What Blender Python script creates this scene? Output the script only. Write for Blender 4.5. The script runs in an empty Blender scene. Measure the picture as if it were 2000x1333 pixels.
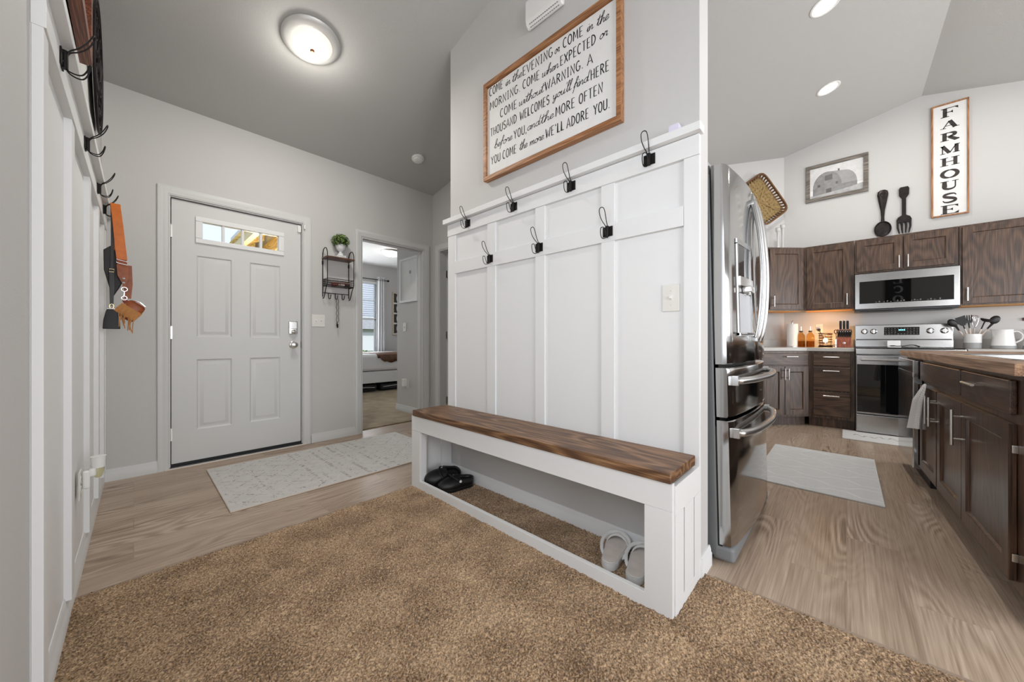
import bpy, bmesh, math, random
import numpy as np
from mathutils import Vector, Matrix
random.seed(7)
S = bpy.context.scene
COL = S.collection
PI = math.pi
R = math.radians

# ------------------------------------------------------------------ camera, world, exposure, daylight
cam_d = bpy.data.cameras.new('camera')
cam_d.sensor_width = 36.0
cam_d.lens = 695.2 / 2000 * 36.0
cam_d.clip_start = 0.02
cam_d.clip_end = 300
cam = bpy.data.objects.new('camera', cam_d)
cam.location = (0, 0, 0.98)
cam.rotation_euler = (PI / 2, 0, R(43.25 - 90))
COL.objects.link(cam)
S.camera = cam
S.view_settings.view_transform = 'Standard'
S.view_settings.look = 'None'
S.view_settings.gamma = 1
S.view_settings.use_curve_mapping = False
S.view_settings.exposure = 0.12

w = bpy.data.worlds.new('daylight_sky')
S.world = w
w.use_nodes = True
nt = w.node_tree
bg = nt.nodes['Background']
bg.inputs[0].default_value = (0.72, 0.83, 1.0, 1)
bg.inputs[1].default_value = 1.15

def area(name, loc, rot, sx, sy, power, col=(1, 1, 1), shape='RECTANGLE', spread=None):
    l = bpy.data.lights.new(name, 'AREA')
    l.shape = shape
    l.size = sx
    l.size_y = sy
    l.energy = power
    l.color = col
    if spread: l.spread = spread
    o = bpy.data.objects.new(name, l)
    o.location = loc
    o.rotation_euler = rot
    COL.objects.link(o)
    return o

def point(name, loc, power, col=(1, 1, 1), r=0.05):
    l = bpy.data.lights.new(name, 'POINT')
    l.energy = power
    l.color = col
    l.shadow_soft_size = r
    o = bpy.data.objects.new(name, l)
    o.location = loc
    COL.objects.link(o)
    return o

# daylight through the bedroom window in view and through unseen windows elsewhere
area('patio_daylight', (4.75, -4.2, 1.1), (R(90), 0, 0), 1.8, 2.0, 78, (0.97, 0.98, 1.0))
area('south_fill_light', (1.4, -4.2, 1.45), (R(90), 0, 0), 2.6, 1.7, 92, (0.97, 0.98, 1.0))  # fill from an added south window, out of view behind the camera
area('west_fill_light', (-.18, -2.9, 1.45), (R(90), 0, R(-90)), 2.1, 1.5, 90, (0.97, 0.98, 1.0))  # fill for the bench panel through a made-up west window
area('side_fill_light', (-.20, .42, 1.45), (R(90), 0, R(-90)), 1.0, 1.2, 13, (0.97, 0.98, 1.0))  # made-up window beside the camera, placed to light the bench panel
area('bedroom_fill_light', (2.2, 8.15, 1.55), (R(-90), 0, 0), 0.9, 1.6, 45, (0.95, 0.98, 1.0))  # fill for the short hall wall, from an added window out of view
area('bedroom_daylight', (3.45, 8.12, 1.6), (R(-90), 0, 0), 0.9, 1.6, 14, (0.95, 0.98, 1.0))
point('bedroom_lamp_bulb', (3.56, 6.68, 2.50), 4, (1, 0.95, 0.88), 0.1)
area('entry_lamp_bulb', (0.822, 2.65, 2.90), (0, 0, 0), 0.24, 0.24, 14, (1, 0.95, 0.87), 'DISK')
point('entry_lamp_glow', (0.822, 2.65, 2.87), 4.6, (1, 0.95, 0.87), 0.09)
point('porch_fill_light', (1.0, 4.9, 1.4), 60, (1, 0.96, 0.88), 0.1)  # added fill to brighten the porch timber; no fixture stands here

sun_d = bpy.data.lights.new('sun', 'SUN')
sun_d.energy = 2.4
sun_d.angle = R(2)
sun = bpy.data.objects.new('sun', sun_d)
sun.rotation_euler = (R(40), 0, R(8))
COL.objects.link(sun)

# ------------------------------------------------------------------ materials
def newmat(name):
    m = bpy.data.materials.new(name)
    m.use_nodes = True
    t = m.node_tree
    return m, t, t.nodes['Principled BSDF']

def nd(t, typ, **k):
    n = t.nodes.new(typ)
    for a, b in k.items():
        if a.startswith('i_'):
            key = a[2:]
            n.inputs[int(key) if key.isdigit() else key].default_value = b
        else:
            setattr(n, a, b)
    return n

def c4(c): return (c[0], c[1], c[2], 1)

def srgb(r, g, b):
    def f(v):
        v /= 255
        return v / 12.92 if v <= .04045 else ((v + .055) / 1.055) ** 2.4
    return (f(r), f(g), f(b))

def coords(t, scale=(1, 1, 1), kind='Object', loc=(0, 0, 0), rot=(0, 0, 0)):
    c = nd(t, 'ShaderNodeTexCoord')
    m = nd(t, 'ShaderNodeMapping')
    m.inputs['Scale'].default_value = scale
    m.inputs['Location'].default_value = loc
    m.inputs['Rotation'].default_value = rot
    t.links.new(c.outputs[kind], m.inputs[0])
    return m.outputs[0]

def ramp(t, src, stops):
    r = nd(t, 'ShaderNodeValToRGB')
    e = r.color_ramp.elements
    e[0].position, e[0].color = stops[0][0], c4(stops[0][1])
    e[1].position, e[1].color = stops[-1][0], c4(stops[-1][1])
    for p, c in stops[1:-1]:
        x = e.new(p)
        x.color = c4(c)
    t.links.new(src, r.inputs[0])
    return r.outputs[0]

def bump(t, b, src, strength, dist=0.01):
    n = nd(t, 'ShaderNodeBump')
    n.inputs['Strength'].default_value = strength
    n.inputs['Distance'].default_value = dist
    t.links.new(src, n.inputs['Height'])
    t.links.new(n.outputs[0], b.inputs['Normal'])

MATS = {}
def plain(name, col, rough=0.5, metal=0.0, noise=0.0, nscale=40, bmp=0.0, bscale=200, coat=0.0, emit=None, estr=0, trans=0.0, ior=1.45, alpha=1.0):
    if name in MATS: return MATS[name]
    m, t, b = newmat(name)
    b.inputs['Base Color'].default_value = c4(col)
    b.inputs['Roughness'].default_value = rough
    b.inputs['Metallic'].default_value = metal
    b.inputs['Coat Weight'].default_value = coat
    b.inputs['Transmission Weight'].default_value = trans
    b.inputs['IOR'].default_value = ior
    if noise:
        n = nd(t, 'ShaderNodeTexNoise', i_Scale=nscale, i_Detail=5.0)
        t.links.new(coords(t), n.inputs['Vector'])
        lo = tuple(max(0, c * (1 - noise)) for c in col)
        hi = tuple(min(1, c * (1 + noise)) for c in col)
        t.links.new(ramp(t, n.outputs[0], [(.3, lo), (.7, hi)]), b.inputs['Base Color'])
    if bmp:
        n = nd(t, 'ShaderNodeTexNoise', i_Scale=bscale, i_Detail=3.0)
        t.links.new(coords(t), n.inputs['Vector'])
        bump(t, b, n.outputs[0], bmp, 0.004)
    if emit:
        b.inputs['Emission Color'].default_value = c4(emit)
        b.inputs['Emission Strength'].default_value = estr
    MATS[name] = m
    return m

def wood(name, dark, mid, light, axis='X', scale=1.0, rough=0.4, contrast=(.3, .5, .72), loc=(0, 0, 0), cathedral=0.5, bmp=0.12, fine=1.0):
    if name in MATS: return MATS[name]
    m, t, b = newmat(name)
    st = {'X': (0.018, 1, 1), 'Y': (1, 0.018, 1), 'Z': (1, 1, 0.018)}[axis]
    v = coords(t, tuple(s * scale for s in st), loc=loc)
    big = nd(t, 'ShaderNodeTexNoise', i_Scale=4.5, i_Detail=1.0, i_Distortion=0.15)
    st2 = {'X': (0.20, 1, 1), 'Y': (1, 0.20, 1), 'Z': (1, 1, 0.20)}[axis]
    t.links.new(coords(t, tuple(s * scale for s in st2), loc=loc), big.inputs['Vector'])
    # contour lines of a slow noise look like cathedral grain
    mu = nd(t, 'ShaderNodeMath', operation='MULTIPLY')
    mu.inputs[1].default_value = 85.0
    t.links.new(big.outputs[0], mu.inputs[0])
    sn = nd(t, 'ShaderNodeMath', operation='SINE')
    t.links.new(mu.outputs[0], sn.inputs[0])
    fn = nd(t, 'ShaderNodeTexNoise', i_Scale=210.0 * fine, i_Detail=3.0, i_Roughness=.6)
    t.links.new(v, fn.inputs['Vector'])
    ma = nd(t, 'ShaderNodeMath', operation='MULTIPLY_ADD')
    ma.inputs[1].default_value = 0.16 * cathedral
    t.links.new(sn.outputs[0], ma.inputs[0])
    t.links.new(fn.outputs[0], ma.inputs[2])
    col = ramp(t, ma.outputs[0], [(contrast[0], dark), (contrast[1], mid), (contrast[2], light)])
    t.links.new(col, b.inputs['Base Color'])
    b.inputs['Roughness'].default_value = rough
    bump(t, b, ma.outputs[0], bmp, 0.002)
    MATS[name] = m
    return m

def brushed(name, col, rough, axis='Z', amount=0.06):
    if name in MATS: return MATS[name]
    m, t, b = newmat(name)
    st = {'X': (2, 300, 300), 'Y': (300, 2, 300), 'Z': (300, 300, 2)}[axis]
    n = nd(t, 'ShaderNodeTexNoise', i_Scale=1.0, i_Detail=3.0)
    t.links.new(coords(t, st), n.inputs['Vector'])
    mr = nd(t, 'ShaderNodeMapRange')
    mr.inputs['To Min'].default_value = rough - amount
    mr.inputs['To Max'].default_value = rough + amount
    t.links.new(n.outputs[0], mr.inputs['Value'])
    t.links.new(mr.outputs[0], b.inputs['Roughness'])
    b.inputs['Base Color'].default_value = c4(col)
    b.inputs['Metallic'].default_value = 1
    MATS[name] = m
    return m

def plank_floor():
    m, t, b = newmat('oak_plank_floor')
    v = coords(t)
    br = nd(t, 'ShaderNodeTexBrick', offset=0.37, i_Scale=1.0)
    br.inputs['Mortar Size'].default_value = 0.0012
    br.inputs['Mortar Smooth'].default_value = 0.3
    br.inputs['Brick Width'].default_value = 1.22
    br.inputs['Row Height'].default_value = 0.18
    br.inputs['Color1'].default_value = (0, 0, 0, 1)
    br.inputs['Color2'].default_value = (1, 1, 1, 1)
    br.inputs['Bias'].default_value = 0.0
    t.links.new(v, br.inputs['Vector'])
    # shift the grain per plank
    ad = nd(t, 'ShaderNodeVectorMath', operation='MULTIPLY_ADD')
    ad.inputs[1].default_value = (7.3, 3.1, 5.7)
    t.links.new(br.outputs['Color'], ad.inputs[0])
    t.links.new(v, ad.inputs[2])
    mp = nd(t, 'ShaderNodeMapping')
    mp.inputs['Scale'].default_value = (0.02, 1, 1)
    t.links.new(ad.outputs[0], mp.inputs[0])
    big = nd(t, 'ShaderNodeTexNoise', i_Scale=5.0, i_Detail=1.2, i_Distortion=0.35)
    mp3 = nd(t, 'ShaderNodeMapping')
    mp3.inputs['Scale'].default_value = (0.2, 1, 1)
    t.links.new(ad.outputs[0], mp3.inputs[0])
    t.links.new(mp3.outputs[0], big.inputs['Vector'])
    mu = nd(t, 'ShaderNodeMath', operation='MULTIPLY')
    mu.inputs[1].default_value = 110.0
    t.links.new(big.outputs[0], mu.inputs[0])
    sn = nd(t, 'ShaderNodeMath', operation='SINE')
    t.links.new(mu.outputs[0], sn.inputs[0])
    # rings only where a slow mask allows (knotty patches)
    mk = nd(t, 'ShaderNodeTexNoise', i_Scale=2.6, i_Detail=1.0)
    mp2 = nd(t, 'ShaderNodeMapping')
    mp2.inputs['Scale'].default_value = (0.45, 1.6, 1)
    t.links.new(ad.outputs[0], mp2.inputs[0])
    t.links.new(mp2.outputs[0], mk.inputs['Vector'])
    mr = nd(t, 'ShaderNodeMapRange')
    mr.inputs['From Min'].default_value = .47
    mr.inputs['From Max'].default_value = .66
    mr.inputs['To Min'].default_value = .015
    mr.inputs['To Max'].default_value = .13
    t.links.new(mk.outputs[0], mr.inputs['Value'])
    rg = nd(t, 'ShaderNodeMath', operation='MULTIPLY')
    t.links.new(sn.outputs[0], rg.inputs[0])
    t.links.new(mr.outputs[0], rg.inputs[1])
    fn = nd(t, 'ShaderNodeTexNoise', i_Scale=170.0, i_Detail=3.0, i_Roughness=.6)
    t.links.new(mp.outputs[0], fn.inputs['Vector'])
    f2 = nd(t, 'ShaderNodeMapRange')
    f2.inputs['To Min'].default_value = .25
    f2.inputs['To Max'].default_value = .75
    t.links.new(fn.outputs[0], f2.inputs['Value'])
    a1 = nd(t, 'ShaderNodeMath', operation='ADD')
    t.links.new(f2.outputs[0], a1.inputs[0])
    t.links.new(rg.outputs[0], a1.inputs[1])
    tone = nd(t, 'ShaderNodeTexNoise', i_Scale=3.0, i_Detail=3.0)
    t.links.new(mp.outputs[0], tone.inputs['Vector'])
    a2 = nd(t, 'ShaderNodeMath', operation='MULTIPLY_ADD')
    a2.inputs[1].default_value = .55
    t.links.new(tone.outputs[0], a2.inputs[0])
    t.links.new(a1.outputs[0], a2.inputs[2])
    a3 = nd(t, 'ShaderNodeMath', operation='SUBTRACT')
    a3.inputs[1].default_value = .275
    t.links.new(a2.outputs[0], a3.inputs[0])
    col = ramp(t, a3.outputs[0], [(.25, srgb(106, 87, 71)), (.42, srgb(152, 131, 112)), (.55, srgb(174, 154, 135)), (.74, srgb(200, 182, 163))])
    mx = nd(t, 'ShaderNodeMixRGB', blend_type='MULTIPLY')
    mo = nd(t, 'ShaderNodeMapRange')
    mo.inputs['To Min'].default_value = 1.0
    mo.inputs['To Max'].default_value = 0.0
    t.links.new(br.outputs['Fac'], mo.inputs['Value'])
    mx.inputs['Fac'].default_value = .2
    t.links.new(col, mx.inputs[1])
    t.links.new(mo.outputs[0], mx.inputs[2])
    t.links.new(mx.outputs[0], b.inputs['Base Color'])
    b.inputs['Roughness'].default_value = 0.36
    bump(t, b, a1.outputs[0], .10, .002)
    return m

def carpet_mat(name, dark, mid, light):
    m, t, b = newmat(name)
    v = coords(t)
    n1 = nd(t, 'ShaderNodeTexNoise', i_Scale=170.0, i_Detail=4.0)
    n2 = nd(t, 'ShaderNodeTexNoise', i_Scale=6.0, i_Detail=3.0)
    t.links.new(v, n1.inputs['Vector'])
    t.links.new(v, n2.inputs['Vector'])
    ma = nd(t, 'ShaderNodeMath', operation='MULTIPLY_ADD')
    ma.inputs[1].default_value = .35
    t.links.new(n2.outputs[0], ma.inputs[0])
    t.links.new(n1.outputs[0], ma.inputs[2])
    t.links.new(ramp(t, ma.outputs[0], [(.52, dark), (.66, mid), (.82, light)]), b.inputs['Base Color'])
    b.inputs['Roughness'].default_value = 1
    b.inputs['Specular IOR Level'].default_value = .1
    b.inputs['Sheen Weight'].default_value = .2
    bump(t, b, n1.outputs[0], .9, .01)
    return m

M = {}
M['wall'] = plain('grey_wall_paint', srgb(196, 195, 193), .7, bmp=.12, bscale=160)
M['ceil'] = plain('ceiling_paint', srgb(186, 186, 184), .85, bmp=.2, bscale=110)
M['white'] = plain('white_trim_paint', srgb(226, 227, 227), .42, bmp=.03, bscale=60)
M['trimgrey'] = plain('grey_trim_paint', srgb(205, 206, 205), .45)
M['door'] = plain('front_door_paint', srgb(206, 207, 206), .42, bmp=.02, bscale=300)
M['floor'] = plank_floor()
M['carpet'] = carpet_mat('brown_carpet_pile', srgb(106, 81, 57), srgb(164, 134, 102), srgb(210, 180, 145))
M['bcarpet'] = carpet_mat('bedroom_carpet_pile', srgb(126, 108, 84), srgb(166, 147, 120), srgb(196, 180, 154))
M['black'] = plain('black_iron', srgb(30, 28, 27), .5, .6)
M['blackpl'] = plain('black_plastic', srgb(22, 22, 23), .4)
M['steel'] = brushed('brushed_steel', (.43, .43, .425), .22, 'X')
M['steelv'] = brushed('brushed_steel_upright', (.46, .465, .465), .11, 'Z', .03)
M['satin'] = plain('satin_steel', (.56, .56, .555), .30, 1)
M['chrome'] = plain('polished_chrome', (.75, .75, .75), .12, 1)
M['nickel'] = plain('satin_nickel', (.66, .65, .62), .28, 1)
M['bglass'] = plain('black_glass', srgb(8, 8, 9), .015, coat=.3)
M['greypl'] = plain('grey_plastic', srgb(120, 122, 124), .45)
M['fsideg'] = plain('fridge_side_grey', srgb(128, 131, 133), .4, .3, bmp=.1, bscale=500)
M['whitepl'] = plain('white_plastic', srgb(232, 232, 230), .35)
M['ivory'] = plain('ivory_plastic', srgb(222, 221, 215), .35)
M['oak'] = wood('dark_stained_oak', srgb(36, 25, 18), srgb(74, 54, 41), srgb(106, 82, 64), 'Z', 1.0, .40, (.28, .5, .76))
M['oakh'] = wood('dark_stained_oak_rail', srgb(36, 25, 18), srgb(74, 54, 41), srgb(106, 82, 64), 'X', 1.0, .40, (.28, .5, .76))
M['counter'] = wood('grey_laminate', srgb(146, 140, 132), srgb(168, 162, 155), srgb(188, 183, 177), 'X', .8, .3, bmp=.01)
M['worktop'] = plain('grey_worktop', srgb(172, 168, 162), .32, noise=.05, nscale=14)
M['counterw'] = wood('brown_laminate_edge', srgb(86, 62, 46), srgb(140, 106, 80), srgb(182, 150, 122), 'X', .8, .38, bmp=.03)
M['seat'] = wood('stained_pine_seat', srgb(58, 39, 26), srgb(108, 76, 51), srgb(156, 120, 86), 'Y', 1.5, .45, (.22, .50, .80), cathedral=.9)
M['frame'] = wood('chestnut_frame', srgb(118, 76, 46), srgb(160, 110, 70), srgb(190, 140, 96), 'Y', 1.4, .5)
M['framez'] = wood('chestnut_frame_upright', srgb(118, 76, 46), srgb(160, 110, 70), srgb(190, 140, 96), 'Z', 1.4, .5)
M['grey_frame'] = wood('weathered_grey_frame', srgb(70, 64, 58), srgb(112, 105, 97), srgb(150, 143, 134), 'X', 1.6, .7)
M['rawply'] = plain('raw_birch_underside', srgb(206, 150, 84), .6, noise=.12)
M['sign'] = plain('sign_white_board', srgb(226, 226, 224), .6, noise=.03, nscale=12)
M['ink'] = plain('black_ink', srgb(28, 27, 27), .6)
M['inkworn'] = plain('worn_black_paint', srgb(56, 50, 48), .7, noise=.45, nscale=28)

# ------------------------------------------------------------------ mesh building
class MB:
    """collects shapes and links them as ONE mesh object"""
    def __init__(s):
        s.v = []; s.f = []; s.mi = []; s.cur = 0; s.wn = False
    def add(s, vs, fs):
        o = len(s.v)
        s.v += [tuple(p) for p in vs]
        s.f += [tuple(i + o for i in f) for f in fs]
        s.mi += [s.cur] * len(fs)
        return s
    def box(s, x0, x1, y0, y1, z0, z1):
        return s.add([(x0,y0,z0),(x1,y0,z0),(x1,y1,z0),(x0,y1,z0),(x0,y0,z1),(x1,y0,z1),(x1,y1,z1),(x0,y1,z1)],
                     [(3,2,1,0),(4,5,6,7),(0,1,5,4),(1,2,6,5),(2,3,7,6),(3,0,4,7)])
    def rbox(s, x0, x1, y0, y1, z0, z1, r=0.003, seg=2):
        s.wn = True
        b = bmesh.new()
        bmesh.ops.create_cube(b, size=1)
        for q in b.verts:
            q.co = ((q.co.x + .5) * (x1 - x0) + x0, (q.co.y + .5) * (y1 - y0) + y0, (q.co.z + .5) * (z1 - z0) + z0)
        r = min(r, .49 * min(abs(x1 - x0), abs(y1 - y0), abs(z1 - z0)))
        bmesh.ops.bevel(b, geom=b.edges[:], offset=r, segments=seg, affect='EDGES', profile=.5)
        return s.bm(b)
    def bm(s, b, mat=None):
        b.verts.index_update()
        vs = [(mat @ q.co if mat else q.co) for q in b.verts]
        fs = [[q.index for q in f.verts] for f in b.faces]
        b.free()
        return s.add(vs, fs)
    def prism(s, poly, d0, d1, plane='XY'):
        """poly in a plane, extruded d0..d1 along the third axis"""
        def m(a, b, c):
            return {'XY': (a, b, c), 'XZ': (a, c, b), 'YZ': (c, a, b)}[plane]
        n = len(poly)
        vs = [m(a, b, d0) for a, b in poly] + [m(a, b, d1) for a, b in poly]
        fs = [tuple(range(n))[::-1], tuple(range(n, 2 * n))] + [(i, (i + 1) % n, n + (i + 1) % n, n + i) for i in range(n)]
        return s.add(vs, fs)
    def tube(s, pts, r, seg=8, closed=False, cap=True, flat=None):
        pts = [Vector(p) for p in pts]
        n = len(pts)
        rs = r if isinstance(r, (list, tuple)) else [r] * n
        T = []
        for i in range(n):
            a = pts[i - 1] if (i > 0 or closed) else pts[i]
            b = pts[(i + 1) % n] if (i < n - 1 or closed) else pts[i]
            d = (b - a)
            T.append(d.normalized() if d.length > 1e-9 else Vector((0, 0, 1)))
        up = Vector((0, 0, 1)) if abs(T[0].z) < .9 else Vector((1, 0, 0))
        N = (up - T[0] * up.dot(T[0])).normalized()
        vs = []
        for i in range(n):
            N = (N - T[i] * N.dot(T[i]))
            N = N.normalized() if N.length > 1e-6 else T[i].orthogonal().normalized()
            B = T[i].cross(N)
            for k in range(seg):
                a = 2 * PI * k / seg
                e = flat if flat else 1
                vs.append(pts[i] + (N * math.cos(a) + B * math.sin(a) * e) * rs[i])
        fs = []
        m = n if closed else n - 1
        for i in range(m):
            j = (i + 1) % n
            for k in range(seg):
                l = (k + 1) % seg
                fs.append((i * seg + k, i * seg + l, j * seg + l, j * seg + k))
        if cap and not closed:
            fs.append(tuple(range(seg))[::-1])
            fs.append(tuple((n - 1) * seg + k for k in range(seg)))
        return s.add(vs, fs)
    def lathe(s, prof, c=(0, 0, 0), axis='Z', seg=24, a0=0, a1=2 * PI, sx=1, sy=1):
        """prof: list of (radius, height)"""
        vs = []; fs = []
        full = abs(a1 - a0 - 2 * PI) < 1e-6
        m = seg if full else seg + 1
        for (r, h) in prof:
            for k in range(m):
                a = a0 + (a1 - a0) * k / seg
                p = (r * math.cos(a) * sx, r * math.sin(a) * sy, h)
                if axis == 'X': p = (p[2], p[0], p[1])
                if axis == 'Y': p = (p[0], p[2], p[1])
                vs.append((p[0] + c[0], p[1] + c[1], p[2] + c[2]))
        n = len(prof)
        for i in range(n - 1):
            for k in range(seg):
                l = (k + 1) % m
                fs.append((i * m + k, i * m + l, (i + 1) * m + l, (i + 1) * m + k))
        if full:
            if prof[0][0] > 1e-6: fs.append(tuple(range(m))[::-1])
            if prof[-1][0] > 1e-6: fs.append(tuple((n - 1) * m + k for k in range(m)))
        return s.add(vs, fs)
    def cyl(s, c, r, h0, h1, axis='Z', seg=20):
        return s.lathe([(r, h0), (r, h1)], c, axis, seg)
    def sphere(s, c, r, seg=16, sx=1, sy=1, sz=1):
        n = seg // 2
        pr = [(max(1e-7, math.sin(PI * i / n)) * r, -math.cos(PI * i / n) * r * sz) for i in range(n + 1)]
        return s.lathe(pr, c, 'Z', seg, sx=sx, sy=sy)
    def loft(s, rings, close=True, cap=True):
        n = len(rings[0]); vs = [p for r in rings for p in r]; fs = []
        m = n if close else n - 1
        for i in range(len(rings) - 1):
            for k in range(m):
                l = (k + 1) % n
                fs.append((i * n + k, i * n + l, (i + 1) * n + l, (i + 1) * n + k))
        if cap:
            fs.append(tuple(range(n))[::-1])
            fs.append(tuple((len(rings) - 1) * n + k for k in range(n)))
        return s.add(vs, fs)
    def panel(s, u0, u1, v0, v1, holes, prof, depth, back=True, fm=None):
        """a slab facing -y (front at y=0, back at y=depth), with stepped recesses; prof = [(inset, y)...]"""
        us = sorted({u0, u1, *[h[0] for h in holes], *[h[1] for h in holes]})
        vs = sorted({v0, v1, *[h[2] for h in holes], *[h[3] for h in holes]})
        for i in range(len(us) - 1):
            for j in range(len(vs) - 1):
                cu, cv = (us[i] + us[i + 1]) / 2, (vs[j] + vs[j + 1]) / 2
                if any(h[0] < cu < h[1] and h[2] < cv < h[3] for h in holes): continue
                s.add([(us[i], 0, vs[j]), (us[i + 1], 0, vs[j]), (us[i + 1], 0, vs[j + 1]), (us[i], 0, vs[j + 1])], [(0, 1, 2, 3)])
        for h in holes:
            pr = [(0, 0)] + prof
            for a, b in zip(pr[:-1], pr[1:]):
                def rc(p): return [(h[0] + p[0], p[1], h[2] + p[0]), (h[1] - p[0], p[1], h[2] + p[0]), (h[1] - p[0], p[1], h[3] - p[0]), (h[0] + p[0], p[1], h[3] - p[0])]
                s.add(rc(a) + rc(b), [(k, (k + 1) % 4, 4 + (k + 1) % 4, 4 + k) for k in range(4)])
            p = pr[-1]
            s.add([(h[0] + p[0], p[1], h[2] + p[0]), (h[1] - p[0], p[1], h[2] + p[0]), (h[1] - p[0], p[1], h[3] - p[0]), (h[0] + p[0], p[1], h[3] - p[0])], [(0, 1, 2, 3)])
        a = [(u0, 0, v0), (u1, 0, v0), (u1, 0, v1), (u0, 0, v1)]
        b = [(u0, depth, v0), (u1, depth, v0), (u1, depth, v1), (u0, depth, v1)]
        s.add(a + b, [(0, 4, 5, 1), (1, 5, 6, 2), (2, 6, 7, 3), (3, 7, 4, 0), (7, 6, 5, 4)])
        return s
    def ribbon(s, pts, wid, y=0.0, thick=0.0):
        """flat pen stroke in the x-z plane"""
        P = [Vector((p[0], p[1])) for p in pts]
        n = len(P)
        ws = wid if isinstance(wid, (list, tuple)) else [wid] * n
        L = []; Rr = []
        for i in range(n):
            a = P[max(0, i - 1)]; b = P[min(n - 1, i + 1)]
            d = (b - a)
            d = d.normalized() if d.length > 1e-9 else Vector((1, 0))
            nn = Vector((-d.y, d.x)); k = 1
            if 0 < i < n - 1:
                e = (P[i + 1] - P[i])
                if e.length > 1e-9:
                    k = 1 / max(.5, abs(nn.dot(Vector((-e.y, e.x)).normalized())))
            L.append(P[i] + nn * ws[i] / 2 * k); Rr.append(P[i] - nn * ws[i] / 2 * k)
        vs = [(p.x, y, p.y) for p in L] + [(p.x, y, p.y) for p in Rr]
        return s.add(vs, [(i, n + i, n + i + 1, i + 1) for i in range(n - 1)])
    def xf(s, mat, i0=0):
        for i in range(i0, len(s.v)):
            s.v[i] = tuple(mat @ Vector(s.v[i]))
        return s
    def build(s, name, mat, parent=None, local=False, smooth=True, bevel=0, bseg=2, solid=0, sub=0, angle=38, kind=None, label=None):
        me = bpy.data.meshes.new(name)
        off = Vector((0, 0, 0))
        if parent is not None and not local:
            off = ROOTLOC.get(parent.name, Vector((0, 0, 0)))
        me.from_pydata([tuple(Vector(p) - off) for p in s.v], [], s.f)
        ms = mat if isinstance(mat, (list, tuple)) else [mat]
        for q in ms: me.materials.append(q)
        if len(ms) > 1: me.polygons.foreach_set('material_index', s.mi)
        me.validate()
        b = bmesh.new(); b.from_mesh(me)
        bmesh.ops.recalc_face_normals(b, faces=b.faces[:])
        b.to_mesh(me); b.free()
        if smooth:
            me.polygons.foreach_set('use_smooth', [True] * len(me.polygons))
            me.set_sharp_from_angle(angle=R(angle))
        o = bpy.data.objects.new(name, me)
        COL.objects.link(o)
        if parent is not None:
            o.parent = parent
            if parent.name in ROOTLOC: ROOTLOC[o.name] = ROOTLOC[parent.name]
        if solid:
            md = o.modifiers.new('solid', 'SOLIDIFY'); md.thickness = solid; md.offset = 0
        if bevel:
            md = o.modifiers.new('bevel', 'BEVEL'); md.width = bevel; md.segments = bseg; md.limit_method = 'ANGLE'; md.angle_limit = R(40)
        if sub:
            md = o.modifiers.new('sub', 'SUBSURF'); md.levels = sub; md.render_levels = sub
        if smooth and (s.wn or bevel) and not sub and not solid:
            md = o.modifiers.new('face_normals', 'WEIGHTED_NORMAL'); md.keep_sharp = True; md.weight = 90
        if kind: o['kind'] = kind
        if label: o['label'] = label
        return o

ROOTLOC = {}
def thing(name, label, cat, loc=(0, 0, 0), rz=0, group=None, rx=0):
    o = bpy.data.objects.new(name, None)
    COL.objects.link(o)
    o.empty_display_size = .05
    o.location = loc
    o.rotation_euler = (rx, 0, rz)
    o['label'] = label; o['category'] = cat
    if group: o['group'] = group
    ROOTLOC[o.name] = Vector(loc)
    return o

def tag(o, label, cat, group=None, kind=None):
    o['label'] = label; o['category'] = cat
    if group: o['group'] = group
    if kind: o['kind'] = kind
    return o

def place(o, loc, rz=0):
    o.location = loc
    o.rotation_euler[2] = rz
    return o

def struct(name, mb, m, **k):
    o = mb.build(name, m, k.pop('parent', None), **k)
    if o.parent is None: o['kind'] = 'structure'
    return o

def copy_tree(o, parent=None):
    c = o.copy(); COL.objects.link(c)
    if parent is not None: c.parent = parent
    for ch in list(o.children): copy_tree(ch, c)
    return c

def catmull(pts, n=6, closed=False):
    P = [Vector(p) for p in pts]; N = len(P); out = []
    rng = range(N if closed else N - 1)
    for i in rng:
        if closed:
            p0, p1, p2, p3 = P[i - 1], P[i], P[(i + 1) % N], P[(i + 2) % N]
        else:
            p0 = P[i - 1] if i > 0 else P[i] * 2 - P[i + 1]
            p1, p2 = P[i], P[i + 1]
            p3 = P[i + 2] if i + 2 < N else P[i + 1] * 2 - P[i]
        for k in range(n):
            t = k / n
            out.append(.5 * ((2 * p1) + (p2 - p0) * t + (2 * p0 - 5 * p1 + 4 * p2 - p3) * t * t + (3 * p1 - p0 - 3 * p2 + p3) * t ** 3))
    if not closed: out.append(P[-1])
    return out

# ------------------------------------------------------------------ the setting
EAVE = 2.785; SL = 0.206; YN = 3.75; RIDGE = -0.6; SS = 0.24; YS = -4.3
def cz(y):
    return EAVE + SL * (YN - y) if y >= RIDGE else EAVE + SL * (YN - RIDGE) - SS * (RIDGE - y)
def lx(y): return 0.0085 * (y - 2.7)           # the left wall runs half a degree off square

# floors
b = MB(); b.box(-.6, 6.3, -4.6, 3.86, -.12, 0)
struct('floor', b, M['floor'], smooth=False)

# ceiling: two slopes meeting at a ridge
b = MB()
b.prism([(3.9, cz(3.9)), (RIDGE, cz(RIDGE)), (-4.5, cz(-4.5)), (-4.5, cz(-4.5) + .15), (RIDGE, cz(RIDGE) + .15), (3.9, cz(3.9) + .15)], -.6, 6.3, 'YZ')
struct('ceiling', b, M['ceil'], smooth=False)

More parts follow.
